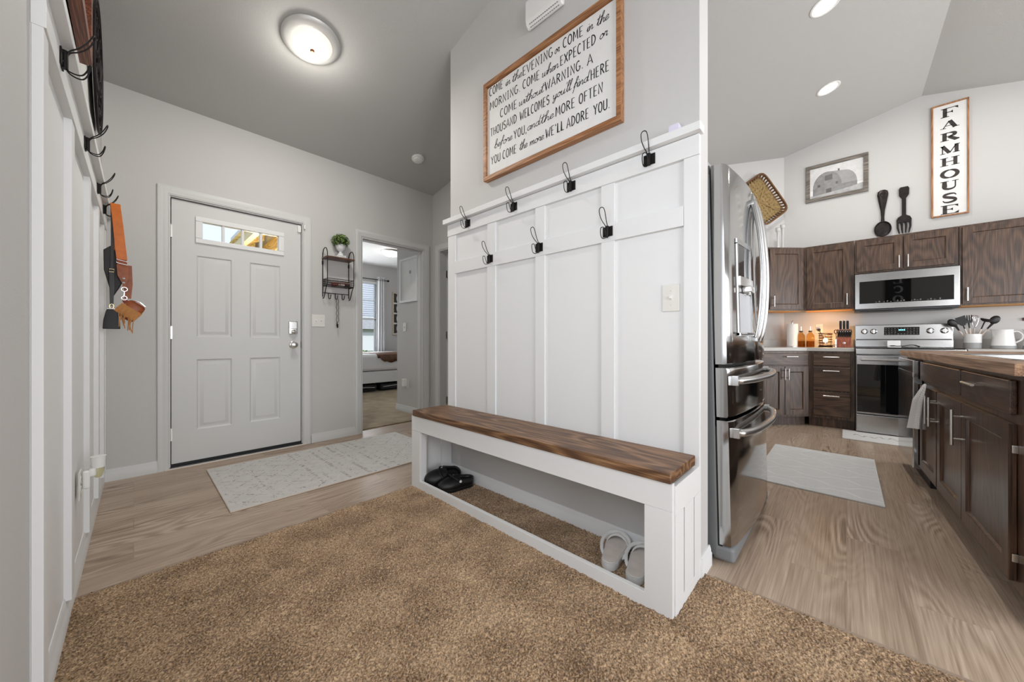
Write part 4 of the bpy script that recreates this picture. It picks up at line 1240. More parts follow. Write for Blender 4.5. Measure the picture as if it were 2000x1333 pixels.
# ------------------------------------------------------------------ shoes
def foot_outline(L, w0, w1, n=28, bend=.0):
    """sole outline, heel at x=0, toe at x=L"""
    def hw(t):
        heel = w0 * math.sqrt(max(0, 1 - ((t - .16) / .16) ** 2)) if t < .16 else w0
        mid = w0 + (w1 - w0) * min(1, max(0, (t - .16) / .45)) ** 1.2
        toe = 1 if t < .68 else math.sqrt(max(0, 1 - ((t - .68) / .32) ** 2))
        return min(heel if t < .16 else 9, mid) * toe
    ts = [.5 - .5 * math.cos(PI * i / n) for i in range(n + 1)]
    up = [(L * t, hw(t) + bend * math.sin(PI * t)) for t in ts]
    lo = [(L * t, -hw(t) + bend * math.sin(PI * t)) for t in ts[::-1]][1:-1]
    return up + lo, hw
def clog(label, loc, rz, roll=0, group='black clogs under the bench', m=1):
    t = thing('clog', label, 'shoe', loc, rz, group)
    if roll: t.rotation_euler[0] = roll
    L_ = .245
    C = plain('black_foam', srgb(24, 24, 25), .45, bmp=.1, bscale=200)
    out, hw = foot_outline(L_, .038, .053)
    b = MB(); n = len(out)
    b.loft([[(x, y * k, z) for x, y in out] for z, k in ((0, .93), (.006, 1.0), (.022, 1.03), (.030, .98))])
    b.build('sole', C, t, True)
    b = MB(); b.loft([[(x * .94 + .008, y * .86, z) for x, y in out] for z in (.030, .033)]); b.build('footbed', plain('dark_footbed', srgb(16, 16, 17), .8), t, True)
    # upper: arched over the front, open at the back
    rings = []
    for i in range(15):
        q = .42 + .575 * i / 14
        x = L_ * q; W_ = hw(q) * 1.02 + .001
        hgt = .030 + .052 * math.sqrt(max(0, 1 - ((q - .44) / .56) ** 2)) * (1 - .25 * max(0, q - .5))
        rings.append([(x, W_ * math.cos(a), .024 + (hgt - .018) * max(0, math.sin(a)) ** .8) for a in [PI * k / 12 for k in range(13)]])
    b = MB(); b.loft(rings, close=False, cap=False); b.build('upper', C, t, True, solid=.006)
    # low wall round the heel
    ring_b = []; ring_t = []
    for i in range(25):
        f = -1 + 2 * i / 24
        q = .46 * (f * f) ** .9
        s_ = 1 if f > 0 else -1
        y = s_ * hw(max(q, .0005)) * 1.02 if abs(f) > .001 else 0
        if q < .16: y = s_ * .0388 * math.sqrt(max(0, 1 - ((q - .16) / .16) ** 2))
        x = L_ * q
        ring_b.append((x, y, .024)); ring_t.append((x, y * 1.03, .062 + .016 * abs(f) ** 3))
    b = MB(); b.loft([ring_b, ring_t], close=False, cap=False); b.build('heel_wall', C, t, True, solid=.006)
    # strap thrown forward, with its pivot buttons
    b = MB(); ang = [PI * k / 14 for k in range(15)]
    ra = [(.112 + .046 * math.sin(a), .057 * math.cos(a), .062 + .030 * math.sin(a)) for a in ang]
    b.loft([[(p[0] - .008, p[1], p[2]) for p in ra], [(p[0] + .008, p[1], p[2] + .004) for p in ra]], close=False, cap=False); b.build('strap', C, t, True, solid=.004)
    for s_ in (-1, 1):
        b = MB(); b.lathe([(.0085, 0), (.0085, .003), (.006, .005), (0, .0055)], (.113, 0, .064), 'Y', 14)
        b.v = [(x, s_ * (y + .057), z) for x, y, z in b.v]
        b.build('pivot_button', M['whitepl'], t, True)
    b = MB()
    for (x, y) in ((.17, 0), (.185, .018), (.185, -.018), (.20, 0), (.212, .016), (.212, -.016)):
        q = x / L_; hgt = .030 + .052 * math.sqrt(max(0, 1 - ((q - .44) / .56) ** 2)) * (1 - .25 * max(0, q - .5))
        b.sphere((x, y, .024 + (hgt - .018) * (1 - (y / .055) ** 2) + .001), .0045, 8, sz=.4)
    b.build('vent_holes', plain('hole_black', (.002, .002, .002), .9), t, True)
    return t
def sandal(label, loc, rz):
    t = thing('sandal', label, 'shoe', loc, rz, 'pale sandals under the bench')
    out, hw = foot_outline(.25, .036, .050)
    G = plain('pale_grey_foam', srgb(222, 222, 220), .55, noise=.04)
    b = MB(); b.loft([[(x, y * k, z) for x, y in out] for z, k in ((0, .95), (.005, 1), (.026, 1.02), (.030, .97))]); b.build('sole', G, t, True)
    b = MB(); b.loft([[(x * .93 + .008, y * .86, z) for x, y in out] for z in (.030, .0325)]); b.build('footbed', plain('pale_pink_footbed', srgb(228, 219, 212), .7, noise=.06, nscale=25), t, True)
    ang = [PI * k / 16 for k in range(17)]
    b = MB(); b.loft([[(.175 + dx + .02 * math.sin(a), .052 * math.cos(a) * kk, .010 + hh * math.sin(a)) for a in ang] for dx, kk, hh in ((-.014, 1.0, .052), (.010, .98, .054), (.034, .90, .047))], close=False, cap=False); b.build('front_strap', G, t, True, solid=.005)
    b = MB()
    pts = [(.085, .040, .016), (.10, .052, .030), (.140, .060, .046), (.180, .050, .058), (.205, .025, .064), (.212, 0, .065), (.205, -.025, .064), (.180, -.050, .058), (.140, -.060, .046), (.10, -.052, .030), (.085, -.040, .016)]
    b.tube(catmull(pts, 5), .0048, 8, flat=1.6); b.build('loop_strap', plain('white_foam', srgb(228, 228, 226), .5), t, True)
    return t
zc = .013
clog('black clog tipped on its side at the left end inside the bench', (1.555, 1.985, zc + .026), R(168), R(-40))
clog('black clog standing upright with strap forward, right one of the pair inside the bench', (1.562, 1.835, zc), R(166))
sandal('pale sandal nearer the middle of the bench, left one of the pair', (1.366, .732, zc), R(14))
sandal('pale sandal against the right bench post, right one of the pair', (1.352, .618, zc), R(10))

# ------------------------------------------------------------------ refrigerator (local x right, front faces -y, leaning back a little)
F = thing('refrigerator', 'tall stainless steel french-door refrigerator beyond the end of the bench wall', 'refrigerator', (2.215, .352, 0), 0, None, R(-1.2))
ST = M['steelv']
FW = .445
def bow(x, s=.030): return -s * (1 - (x / FW) ** 2)
def bowdoor(x0, x1, z0, z1, y_back=.055, s=.030, n=14, r=.010):
    """door slab with a bowed front"""
    b = MB(); rings = []
    for z, k in ((z0, .6), (z0 + .004, .15), (z0 + r, 0), (z1 - r, 0), (z1 - .004, .15), (z1, .6)):
        pts = []
        for i in range(n + 1):
            x = x0 + (x1 - x0) * i / n
            e = min(x - x0, x1 - x)
            rr = r * (1 - math.sqrt(max(0, 1 - (1 - min(1, e / r)) ** 2))) if e < r else 0
            pts.append((x, bow(x, s) + rr + r * k, z))
        pts += [(x1, y_back, z), (x0, y_back, z)]
        rings.append(pts)
    b.loft(rings)
    return b
b = MB(); b.rbox(-.448, .448, .062, .80, .03, 1.735, .006); b.build('cabinet_body', M['fsideg'], F, True)
for x0, x1, nm in ((-FW, -.0025, 'left'), (.0025, FW, 'right')):
    d = bowdoor(x0, x1, .878, 1.765, n=16).build('door', ST, F, True, angle=30)
    if nm == 'left': DL = d
    s = -1 if nm == 'left' else 1
    hx = s * .047
    b = MB()
    pts = [(hx, bow(hx) - .006, .985), (hx, bow(hx) - .018, 1.02), (hx, bow(hx) - .036, 1.15), (hx, bow(hx) - .044, 1.335), (hx, bow(hx) - .036, 1.52), (hx, bow(hx) - .018, 1.65), (hx, bow(hx) - .006, 1.69)]
    b.tube(catmull(pts, 6), .0135, 12)
    b.rbox(hx - .014, hx + .014, bow(hx) - .016, bow(hx) + .004, .975, 1.0, .004); b.rbox(hx - .014, hx + .014, bow(hx) - .016, bow(hx) + .004, 1.675, 1.70, .004)
    b.build('handle', M['satin'], d, True)
for z0, z1, hz in ((.645, .862, .805), (.085, .630, .575)):
    d = bowdoor(-FW, FW, z0, z1, n=24).build('drawer', ST, F, True, angle=30)
    b = MB()
    pts = [(-.395, -.014, hz), (-.375, -.034, hz), (-.25, -.066, hz), (0, -.082, hz), (.25, -.066, hz), (.375, -.034, hz), (.395, -.014, hz)]
    b.tube(catmull(pts, 7), .016, 14)
    for s in (-1, 1): b.rbox(s * .405 - .009, s * .405 + .009, -.026, .004, hz - .022, hz + .022, .003)
    b.build('handle', M['satin'], d, True)
b = MB(); b.box(-.44, .44, .045, .062, .60, .90); b.box(-.44, .44, .045, .062, .05, 1.75); b.build('gasket', M['blackpl'], F, True)
b = MB(); b.rbox(-.446, .446, -.002, .09, .012, .080, .018, 4); b.build('kick_grille', M['greypl'], F, True)
for s in (-1, 1):
    b = MB(); b.rbox(s * .40 - .040, s * .40 + .040, .060, .19, 1.735, 1.775, .005); b.build('hinge_cover', M['greypl'], F, True)
# dispenser set into the left door
dx0, dx1 = -.335, -.115
fb = lambda x: bow(x) - .0035
def curved(x0, x1, z0, z1, dy, th, n=6):
    b = MB()
    b.loft([[(x, bow(x) + dy, z0), (x, bow(x) + dy + th, z0), (x, bow(x) + dy + th, z1), (x, bow(x) + dy, z1)] for x in [x0 + (x1 - x0) * i / n for i in range(n + 1)]])
    return b
b = curved(dx0, dx1, 1.425, 1.449, -.006, .012)
for q in (curved(dx0, dx0 + .014, 1.005, 1.43, -.006, .012), curved(dx1 - .014, dx1, 1.005, 1.43, -.006, .012), curved(dx0, dx1, 1.003, 1.017, -.012, .018)): b.add(q.v, q.f)
b.build('dispenser_frame', M['steel'], DL, True)
curved(dx0 + .014, dx1 - .014, 1.275, 1.426, -.004, .006).build('display_panel', plain('dark_mirror_glass', srgb(60, 62, 64), .06, .6), DL, True)
b = curved(dx0 + .006, dx1 - .006, 1.235, 1.275, -.014, .016); b.build('control_strip', M['nickel'], DL, True)
b = MB(); b.rbox(-.262, -.180, -.058, -.02, 1.206, 1.236, .006); b.lathe([(.010, 1.196), (.008, 1.208)], (-.222, -.04, 0), 'Z', 12); b.build('spout', M['nickel'], DL, True)
curved(dx0 + .014, dx1 - .014, 1.017, 1.20, -.0022, .004).build('recess_back', plain('pale_grey_recess', srgb(176, 178, 182), .35), DL, True)
b = MB(); b.rbox(dx0 + .010, dx1 - .010, -.050, -.015, 1.010, 1.018, .003); b.build('drip_tray', M['steel'], DL, True)

# ------------------------------------------------------------------ kitchen cabinets
def pull(parent, x, z, ln, vert=True, y=-.0, off=.030):
    b = MB()
    if vert:
        b.tube([(x, y - off, z - ln / 2), (x, y - off, z + ln / 2)], .0058, 10)
        for q in (-.32, .32): b.tube([(x, y, z + q * ln), (x, y - off, z + q * ln)], .0042, 8)
    else:
        b.tube([(x - ln / 2, y - off, z), (x + ln / 2, y - off, z)], .0058, 10)
        for q in (-.32, .32): b.tube([(x + q * ln, y, z), (x + q * ln, y - off, z)], .0042, 8)
    b.build('handle', M['nickel'], parent, True)
def cab_door(parent, x0, x1, z0, z1, mat, y=-.020, fr=.058, name='door'):
    b = MB(); b.panel(x0, x1, z0, z1, [(x0 + fr, x1 - fr, z0 + fr, z1 - fr)], [(.003, .002), (.009, .010), (.012, .011)], .019)
    b.v = [(p[0], p[1] + y, p[2]) for p in b.v]
    return b.build(name, mat, parent, True, bevel=.0015)
def cab_drawer(parent, x0, x1, z0, z1, mat, y=-.020, name='drawer'):
    b = MB(); b.rbox(x0, x1, y, y + .019, z0, z1, .005, 3)
    return b.build(name, mat, parent, True)
OAK, OAKH = M['oak'], M['oakh']
OAKD = wood('espresso_oak', srgb(34, 23, 17), srgb(70, 50, 38), srgb(102, 78, 62), 'Z', 1.0, .30, (.28, .5, .78))
OAKDH = wood('espresso_oak_rail', srgb(34, 23, 17), srgb(70, 50, 38), srgb(102, 78, 62), 'X', 1.0, .30, (.28, .5, .78))
RZ = R(-90)
# upper cabinets on the range wall: root at the face plane
def upper(label, loc, rz, x0, x1, z0, z1, doors, depth=.315):
    t = thing('wall_cabinet', label, 'cabinet', loc, rz, 'wall cabinets')
    b = MB(); b.box(x0, x1, 0, depth, z0 + .006, z1); b.build('body', OAK, t, True, smooth=False)
    b = MB(); b.box(x0 + .012, x1 - .012, .02, depth - .004, z0, z0 + .006); b.build('underside', M['rawply'], t, True, smooth=False)
    for (a, c, hx, hz) in doors:
        d = cab_door(t, a, c, z0 + .022, z1 - .022, OAK)
        pull(d, hx, hz, .13, True, -.02)
    return t
upper('wall cabinet with one oak door left of the microwave, under the barn picture', (5.63, .384, 0), RZ, 0, .445, 1.345, 2.125, [(.030, .412, .385, 1.46)])
upper('wide low wall cabinet with two oak doors directly above the microwave', (5.63, -.065, 0), RZ, 0, .745, 1.735, 2.125, [(.018, .366, .340, 1.83), (.378, .722, .404, 1.83)])
upper('wall cabinet right of the microwave cut by the right edge of the photo', (5.63, -.815, 0), RZ, 0, .80, 1.325, 2.125, [(.018, .78, .045, 1.44)])
upper('angled corner wall cabinet with one oak door beside the refrigerator', (5.63, .384, 0), R(-45), -.46, 0, 1.345, 2.125, [(-.44, -.022, -.405, 1.46)], .312)

# base cabinets
BX = 5.36
t = thing('base_cabinet', 'base cabinet with three stacked drawers left of the stove', 'cabinet', (BX, .322, 0), RZ, 'base cabinets')
b = MB(); b.box(0, .385, .0, .57, .105, .862); b.box(0, .385, .055, .5, 0, .105); b.build('body', OAK, t, True, smooth=False)
for z0, z1 in ((.702, .835), (.425, .685), (.137, .405)):
    d = cab_drawer(t, .040, .352, z0, z1, OAKH); pull(d, .195, (z1 - .040 if z1 < .8 else .80), .135, False, -.02)
t = thing('base_cabinet', 'angled corner base cabinet with two doors and a drawer beside the refrigerator', 'cabinet', (BX, .322, 0), R(-45), 'base cabinets')
b = MB(); b.box(-.60, 0, 0, .54, .105, .862); b.box(-.60, 0, .055, .5, 0, .105); b.build('body', OAK, t, True, smooth=False)
d = cab_drawer(t, -.575, -.02, .702, .835, OAKH); pull(d, -.235, .80, .135, False, -.02)
d = cab_door(t, -.575, -.302, .13, .685, OAK); pull(d, -.318, .60, .13, True, -.02)
d = cab_door(t, -.294, -.02, .13, .685, OAK); pull(d, -.275, .60, .13, True, -.02)
t = thing('base_cabinet', 'base cabinet right of the stove, mostly hidden behind the island', 'cabinet', (BX, -.83, 0), RZ, 'base cabinets')
b = MB(); b.box(0, 1.0, 0, .57, .105, .862); b.box(0, 1.0, .055, .5, 0, .105); b.build('body', OAK, t, True, smooth=False)
d = cab_drawer(t, .03, .48, .702, .835, OAKH); pull(d, .255, .80, .135, False, -.02)
d = cab_door(t, .03, .48, .13, .685, OAK); pull(d, .07, .60, .13, True, -.02)

# worktops with their low backsplash
t = thing('worktop', 'grey laminate worktop wrapping the kitchen corner left of the stove', 'worktop', (5.6, .5, .864))
b = MB(); b.prism([(5.330, -.060), (5.948, -.060), (5.948, .606), (5.255, 1.298), (4.82, .86), (5.330, .337)], .864, .904)
b.build('slab', M['worktop'], t, bevel=.004)
b = MB(); b.box(5.925, 5.948, -.060, .60, .904, 1.0)
b.add([(5.932, .60, .904), (5.252, 1.28, .904), (5.236, 1.264, .904), (5.925, .576, .904), (5.932, .60, 1.0), (5.252, 1.28, 1.0), (5.236, 1.264, 1.0), (5.925, .576, 1.0)], [(0, 1, 2, 3), (4, 5, 6, 7), (0, 1, 5, 4), (2, 3, 7, 6), (1, 2, 6, 5), (3, 0, 4, 7)])
b.build('backsplash', plain('backsplash_grey', srgb(176, 174, 170), .35), t, bevel=.002)
t = thing('worktop', 'grey laminate worktop right of the stove under the utensil crock', 'worktop', (5.6, -1.3, .864))
b = MB(); b.box(5.330, 5.948, -1.85, -.822, .864, .904); b.build('slab', M['worktop'], t, bevel=.004)
b = MB(); b.box(5.925, 5.948, -1.85, -.822, .904, 1.0); b.build('backsplash', plain('backsplash_grey', srgb(176, 174, 170), .35), t, bevel=.002)

# ------------------------------------------------------------------ stove
t = thing('stove', 'stainless steel electric range with black glass oven door against the kitchen wall', 'stove', (5.30, -.068, 0), RZ)
Wd = .742
b = MB(); b.box(.002, Wd - .002, .03, .60, .02, .895); b.build('body', M['fsideg'], t, True, smooth=False)
b = MB(); b.rbox(0, Wd, .0, .60, .890, .912, .004); b.build('cooktop', M['bglass'], t, True)
b = MB(); b.rbox(.0, Wd, -.014, .03, .838, .900, .006, 3); b.build('front_trim', M['steel'], t, True)
b = MB(); b.rbox(.004, Wd - .004, -.024, .03, .215, .828, .006, 3); od = b.build('oven_door', M['steel'], t, True)
b = MB(); b.rbox(.010, Wd - .010, -.0262, -.02, .232, .735, .003); b.build('oven_window', M['bglass'], od, True)
b = MB(); b.tube([(.04, -.066, .785), (Wd - .04, -.066, .785)], .012, 14)
for x in (.06, Wd - .06): b.rbox(x - .012, x + .012, -.07, -.02, .774, .796, .004)
b.build('handle', M['steel'], od, True)
b = MB(); b.rbox(.004, Wd - .004, -.022, .03, .022, .205, .006, 3); b.build('storage_drawer', M['steel'], t, True)
b = MB(); b.rbox(0, Wd, .545, .63, .912, 1.165, .006, 3); bk = b.build('back_console', M['steel'], t, True)
b = MB(); b.rbox(.004, Wd - .004, .515, .55, .913, .990, .004); b.build('console_base', M['steel'], t, True)
b = MB(); b.box(.012, Wd - .012, .5435, .548, .992, 1.002); b.build('vent_slot', M['blackpl'], t, True)
b = MB(); b.rbox(.240, .508, .541, .548, 1.047, 1.135, .002); dp = b.build('display', M['bglass'], bk, True)
b = MB()
for k in range(4): b.box(.352 + k * .013, .361 + k * .013, .5402, .5412, 1.096, 1.110)
b.build('clock_digits', plain('teal_digits', srgb(120, 210, 220), .5, emit=srgb(130, 225, 235), estr=1.5), dp, True, smooth=False)
b = MB()
rnd = random.Random(2)
for r_ in range(4):
    for k in range(11):
        x = .250 + k * .0235
        if .34 < x < .41 and r_ in (1, 2): continue
        b.box(x, x + rnd.uniform(.006, .013), .5402, .5412, 1.058 + r_ * .020, 1.0605 + r_ * .020)
b.build('button_marks', plain('pale_marks', srgb(190, 190, 190), .5), dp, True, smooth=False)
for x in (.082, .156, .583, .680):
    b = MB(); b.lathe([(.030, .545), (.030, .538), (.025, .532), (.022, .515), (.019, .512), (0, .512)], (x, 0, 1.090), 'Y', 24); b.rbox(x - .006, x + .006, .503, .53, 1.066, 1.114, .003)
    b.build('knob', M['chrome'], bk, True)

t = thing('spoon_rest', 'white spoon rest with a dark spoon standing on the stove top', 'spoon rest', (5.62, -.37, .9125))
b = MB(); b.rbox(5.56, 5.64, -.42, -.32, .9125, .922, .004); b.rbox(5.632, 5.642, -.42, -.32, .9125, .985, .004); b.build('holder', M['whitepl'], t)
b = MB(); b.tube(catmull([(5.59, -.38, .926), (5.58, -.44, .928), (5.58, -.50, .938), (5.58, -.55, .922)], 5), [.004] * 12 + [.006] * 4, 8); b.sphere((5.595, -.36, .928), .026, 12, sz=.25); b.build('spoon', M['blackpl'], t)

# ------------------------------------------------------------------ microwave
t = thing('microwave', 'stainless over-the-range microwave with a black glass door', 'microwave', (5.55, -.066, 0), RZ)
b = MB(); b.box(0, .743, .03, .40, 1.325, 1.732); b.build('body', M['blackpl'], t, True, smooth=False)
b = MB(); b.rbox(0, .743, 0, .032, 1.333, 1.722, .004); md = b.build('door', M['steel'], t, True)
b = MB(); b.rbox(.036, .706, -.0022, .01, 1.393, 1.637, .0015); b.build('door_glass', M['bglass'], md, True)
b = MB()
for k, x in enumerate((.16, .185, .22, .245, .27, .32, .345, .365, .42, .44, .46, .48, .53, .55, .575, .61)):
    b.box(x, x + .013, -.0028, -.0021, 1.404, 1.4055)
    if k % 2: b.box(x + .002, x + .011, -.0028, -.0021, 1.412, 1.4145)
b.build('control_marks', plain('pale_marks', (1, 1, 1)), md, True, smooth=False)
b = MB(); b.rbox(.0, .743, .01, .38, 1.312, 1.334, .004); b.rbox(.04, .30, .05, .32, 1.307, 1.313, .002); b.rbox(.44, .70, .05, .32, 1.307, 1.313, .002); b.build('vent_base', plain('dark_grey_metal', srgb(62, 62, 64), .4, .6), t, True)

# ------------------------------------------------------------------ island: rotated a little, front faces +y
IR = R(180 + 2.3)
IO = (2.125, -.4145, 0)
def iw(x, y, z=0):
    v = Matrix.Translation(Vector(IO)) @ Matrix.Rotation(IR, 4, 'Z') @ Vector((x, y, z))
    return (v.x, v.y, v.z)
t = thing('island_cabinet', 'dark island cabinet run with sink front, single drawer and three doors', 'cabinet', IO, IR)
b = MB(); b.box(-1.50, .085, .020, .62, .105, .70); b.box(-1.50, .085, .020, .04, .70, .862); b.box(-.20, .085, .04, .62, .70, .862); b.box(-1.50, -1.22, .04, .62, .70, .862); b.box(-1.50, .085, .085, .60, 0, .105); b.build('body', OAKD, t, True, smooth=False)
for x0, x1, hx, hz in ((-1.475, -1.037, -1.075, .575), (-1.015, -.552, -.982, .575), (-.545, .009, -.508, .575)):
    d = cab_door(t, x0, x1, .137, .687, OAKD, 0, .060); pull(d, hx, hz, .165, True, 0, .036)
cab_drawer(t, -1.470, -.588, .720, .843, OAKDH, 0, 'false_drawer_front')
d = cab_drawer(t, -.555, .015, .720, .843, OAKDH, 0); pull(d, -.29, .800, .14, False, 0, .034)
for z in (.22, .60):
    b = MB(); b.rbox(.012, .018, .006, .021, z - .014, z + .014, .002); b.build('hinge', M['nickel'], t, True)
t = thing('dishwasher', 'stainless steel dishwasher at the far end of the island', 'dishwasher', IO, IR)
b = MB(); b.box(-2.10, -1.503, .022, .60, .105, .862); b.build('body', M['blackpl'], t, True, smooth=False)
b = MB(); b.rbox(-2.10, -1.503, -.028, .018, .115, .850, .006, 3); dd = b.build('door', M['steelv'], t, True)
b = MB(); b.rbox(-2.10, -1.503, -.0295, .016, .735, .765, .002); b.build('handle_recess', M['chrome'], dd, True)
b = MB(); b.box(-2.10, -1.503, .05, .08, .0, .105); b.build('toe_panel', M['blackpl'], t, True)
t = thing('worktop', 'brown edged laminate worktop on the island holding the sink', 'worktop', iw(-1, .3, .864), IR)
b = MB(); b.box(-2.115, .130, -.016, .08, .864, .905); b.box(-2.115, -1.16, .08, .95, .864, .905); b.box(-.24, .130, .08, .95, .864, .905); b.box(-1.16, -.24, .56, .95, .864, .905)
b.v = [(p[0] + 1, p[1] - .3, p[2] - .864) for p in b.v]
b.build('slab', M['counterw'], t, True, smooth=False)
t = thing('sink', 'stainless steel sink set into the island worktop', 'sink', iw(-.7, .32, .9), IR)
b = MB()
b.rbox(-.47, -.445, -.25, .25, .003, .008, .002); b.rbox(.445, .47, -.25, .25, .003, .008, .002); b.rbox(-.47, .47, -.25, -.225, .003, .008, .002); b.rbox(-.47, .47, .225, .25, .003, .008, .002)
b.build('rim', M['steel'], t, True)
b = MB(); x0, x1, y0, y1 = -.448, .448, -.228, .228
b.add([(x0, y0, .005), (x1, y0, .005), (x1, y1, .005), (x0, y1, .005), (x0 + .02, y0 + .02, -.17), (x1 - .02, y0 + .02, -.17), (x1 - .02, y1 - .02, -.17), (x0 + .02, y1 - .02, -.17)], [(0, 4, 5, 1), (1, 5, 6, 2), (2, 6, 7, 3), (3, 7, 4, 0), (4, 7, 6, 5)])
b.build('basin', M['steel'], t, True)
b = MB(); b.lathe([(.04, -.168), (.035, -.166), (0, -.167)], (0, 0, 0), 'Z', 20); b.build('drain', M['chrome'], t, True)

# dish towel over the door of the island
t = thing('dish_towel', 'grey waffle dish towel hung over the island sink door', 'towel', iw(-1.20, -.006, .69), IR)
b = MB(); rings = []
for i in range(19):
    q = i / 18
    z = .018 - .275 * q
    wd = .034 + .030 * q + .006 * math.sin(q * 7); dp = .008 + .012 * min(1, q * 3) + .014 * q
    rings.append([(wd * math.cos(a) * (1 + .14 * math.sin(5 * a + q * 2)) - .02 * q, -.004 - dp * 1.15 + dp * math.sin(a) * (1 + .22 * math.sin(4 * a + 1 + q)), z + .012 * math.cos(a) * q) for a in [2 * PI * k / 36 for k in range(36)]])
rings = [[(p[0] * .5, p[1] * .4 - .006, p[2] + .008) for p in rings[0]]] + rings
b.loft(rings)
m, tt, bb = newmat('waffle_cloth')
n = nd(tt, 'ShaderNodeTexChecker', i_Scale=230.0); n.inputs[1].default_value = c4(srgb(222, 218, 214)); n.inputs[2].default_value = c4(srgb(178, 174, 170))
tt.links.new(coords(tt), n.inputs[0]); tt.links.new(n.outputs[0], bb.inputs['Base Color']); bb.inputs['Roughness'].default_value = .95
bump(tt, bb, n.outputs[1], .4, .003)
b.build('cloth', m, t, True)

# ------------------------------------------------------------------ things on the corner worktop
ZC = .9045
t = thing('paper_towel_holder', 'white paper towel roll on a steel stand in the kitchen corner', 'paper towels', (5.75, .505, ZC))
b = MB(); b.lathe([(.075, ZC), (.075, ZC + .008), (.06, ZC + .012), (0, ZC + .012)], (5.75, .505, 0), 'Z', 28); b.tube([(5.75, .505, ZC + .01), (5.75, .505, ZC + .31)], .006, 10); b.sphere((5.75, .505, ZC + .318), .013, 12); b.build('stand', M['chrome'], t)
b = MB(); b.lathe([(.018, ZC + .014), (.056, ZC + .014), (.057, ZC + .02), (.057, ZC + .285), (.055, ZC + .292), (.018, ZC + .292)], (5.75, .505, 0), 'Z', 32); b.build('paper_roll', plain('paper_white', srgb(232, 231, 229), .9, bmp=.2, bscale=120), t)
amb = plain('amber_glass', (.80, .45, .16), .04, trans=1.0, ior=1.15)
soap = plain('amber_liquid', (.45, .20, .05), .1, trans=.6, ior=1.2)
for y, n in ((.420, 'amber glass pump bottle nearer the paper towels'), (.330, 'amber glass pump bottle nearer the glowing warmer')):
    t = thing('soap_bottle', n, 'bottle', (5.76, y, ZC), 0, 'amber bottles in the kitchen corner')
    b = MB(); b.lathe([(0, 0), (.037, 0), (.040, .006), (.040, .125), (.036, .150), (.022, .168), (.016, .174), (.016, .188), (.0, .188)], (0, 0, 0), 'Z', 28); b.build('bottle_glass', amb, t, True)
    b = MB(); b.lathe([(0, .003), (.0365, .003), (.0385, .008), (.0385, .075 + .01 * (y < .3)), (0, .075 + .01 * (y < .3))], (0, 0, 0), 'Z', 24); b.build('liquid', soap, t, True)
    b = MB(); b.lathe([(.018, .186), (.018, .202), (.008, .206), (0, .206)], (0, 0, 0), 'Z', 18); b.build('cap', M['blackpl'], t, True)
    b = MB(); b.tube([(0, 0, .205), (0, 0, .255)], [.005, .003], 8); b.build('pour_spout', M['chrome'], t, True)
wire = plain('dark_bronze_wire', srgb(58, 36, 24), .45, .7)
t = thing('candle_warmer', 'glowing candle warmer lamp with wire coil shade beside the knife block', 'lamp', (5.72, .188, ZC))
b = MB(); b.lathe([(0, 0), (.062, 0), (.066, .006), (.060, .026), (.050, .030), (0, .030)], (0, 0, 0), 'Z', 28); b.build('base', wire, t, True)
b = MB()
b.tube([(.062 * math.cos(a) * (1 + .06 * math.sin(3 * a)), .062 * math.sin(a), .045 + .115 * a / (2 * PI * 4)) for a in [2 * PI * 4 * k / 96 for k in range(97)]], .0042, 6)
for a in (0, 2.1, 4.2): b.tube([(.058 * math.cos(a), .058 * math.sin(a), .02), (.062 * math.cos(a), .062 * math.sin(a), .165)], .003, 6)
b.tube([(.064 * math.cos(a), .064 * math.sin(a), .165) for a in [2 * PI * k / 24 for k in range(24)]], .004, 6, True)
b.build('wire_shade', wire, t, True)
b = MB(); b.lathe([(.008, .03), (.009, .052), (0, .054)], (0, 0, 0), 'Z', 12); b.build('bulb_socket', M['chrome'], t, True)
b = MB(); b.sphere((0, 0, .082), .022, 16, sz=1.25); b.build('bulb', plain('warm_bulb', (1, .8, .5), .3, emit=(1, .62, .25), estr=14), t, True)
b = MB(); b.tube([(-.02 + .028 * math.cos(a), -.085 + .028 * math.sin(a), .012 + .016 * math.sin(a * .5)) for a in [2 * PI * k / 20 for k in range(20)]], .003, 6, True); b.build('carry_ring', wire, t, True)
point('warmer_bulb', (5.72, .188, ZC + .125), 4.5, (1, .55, .2), .02)
t = outlet('white wall outlet with a black plug behind the candle warmer', (5.95, .255, 1.138), RZ)
t = thing('power_cord', 'black plug and cord from the wall outlet down to the candle warmer', 'cord', (5.93, .255, 1.118))
b = MB(); b.rbox(5.905, 5.943, .240, .270, 1.103, 1.135, .006); b.build('plug', M['blackpl'], t)
b = MB(); b.tube(catmull([(5.908, .250, 1.112), (5.88, .24, 1.085), (5.86, .215, 1.03), (5.85, .215, .96), (5.84, .21, .912), (5.79, .20, .909)], 5), .0035, 6); b.build('cord', M['blackpl'], t)

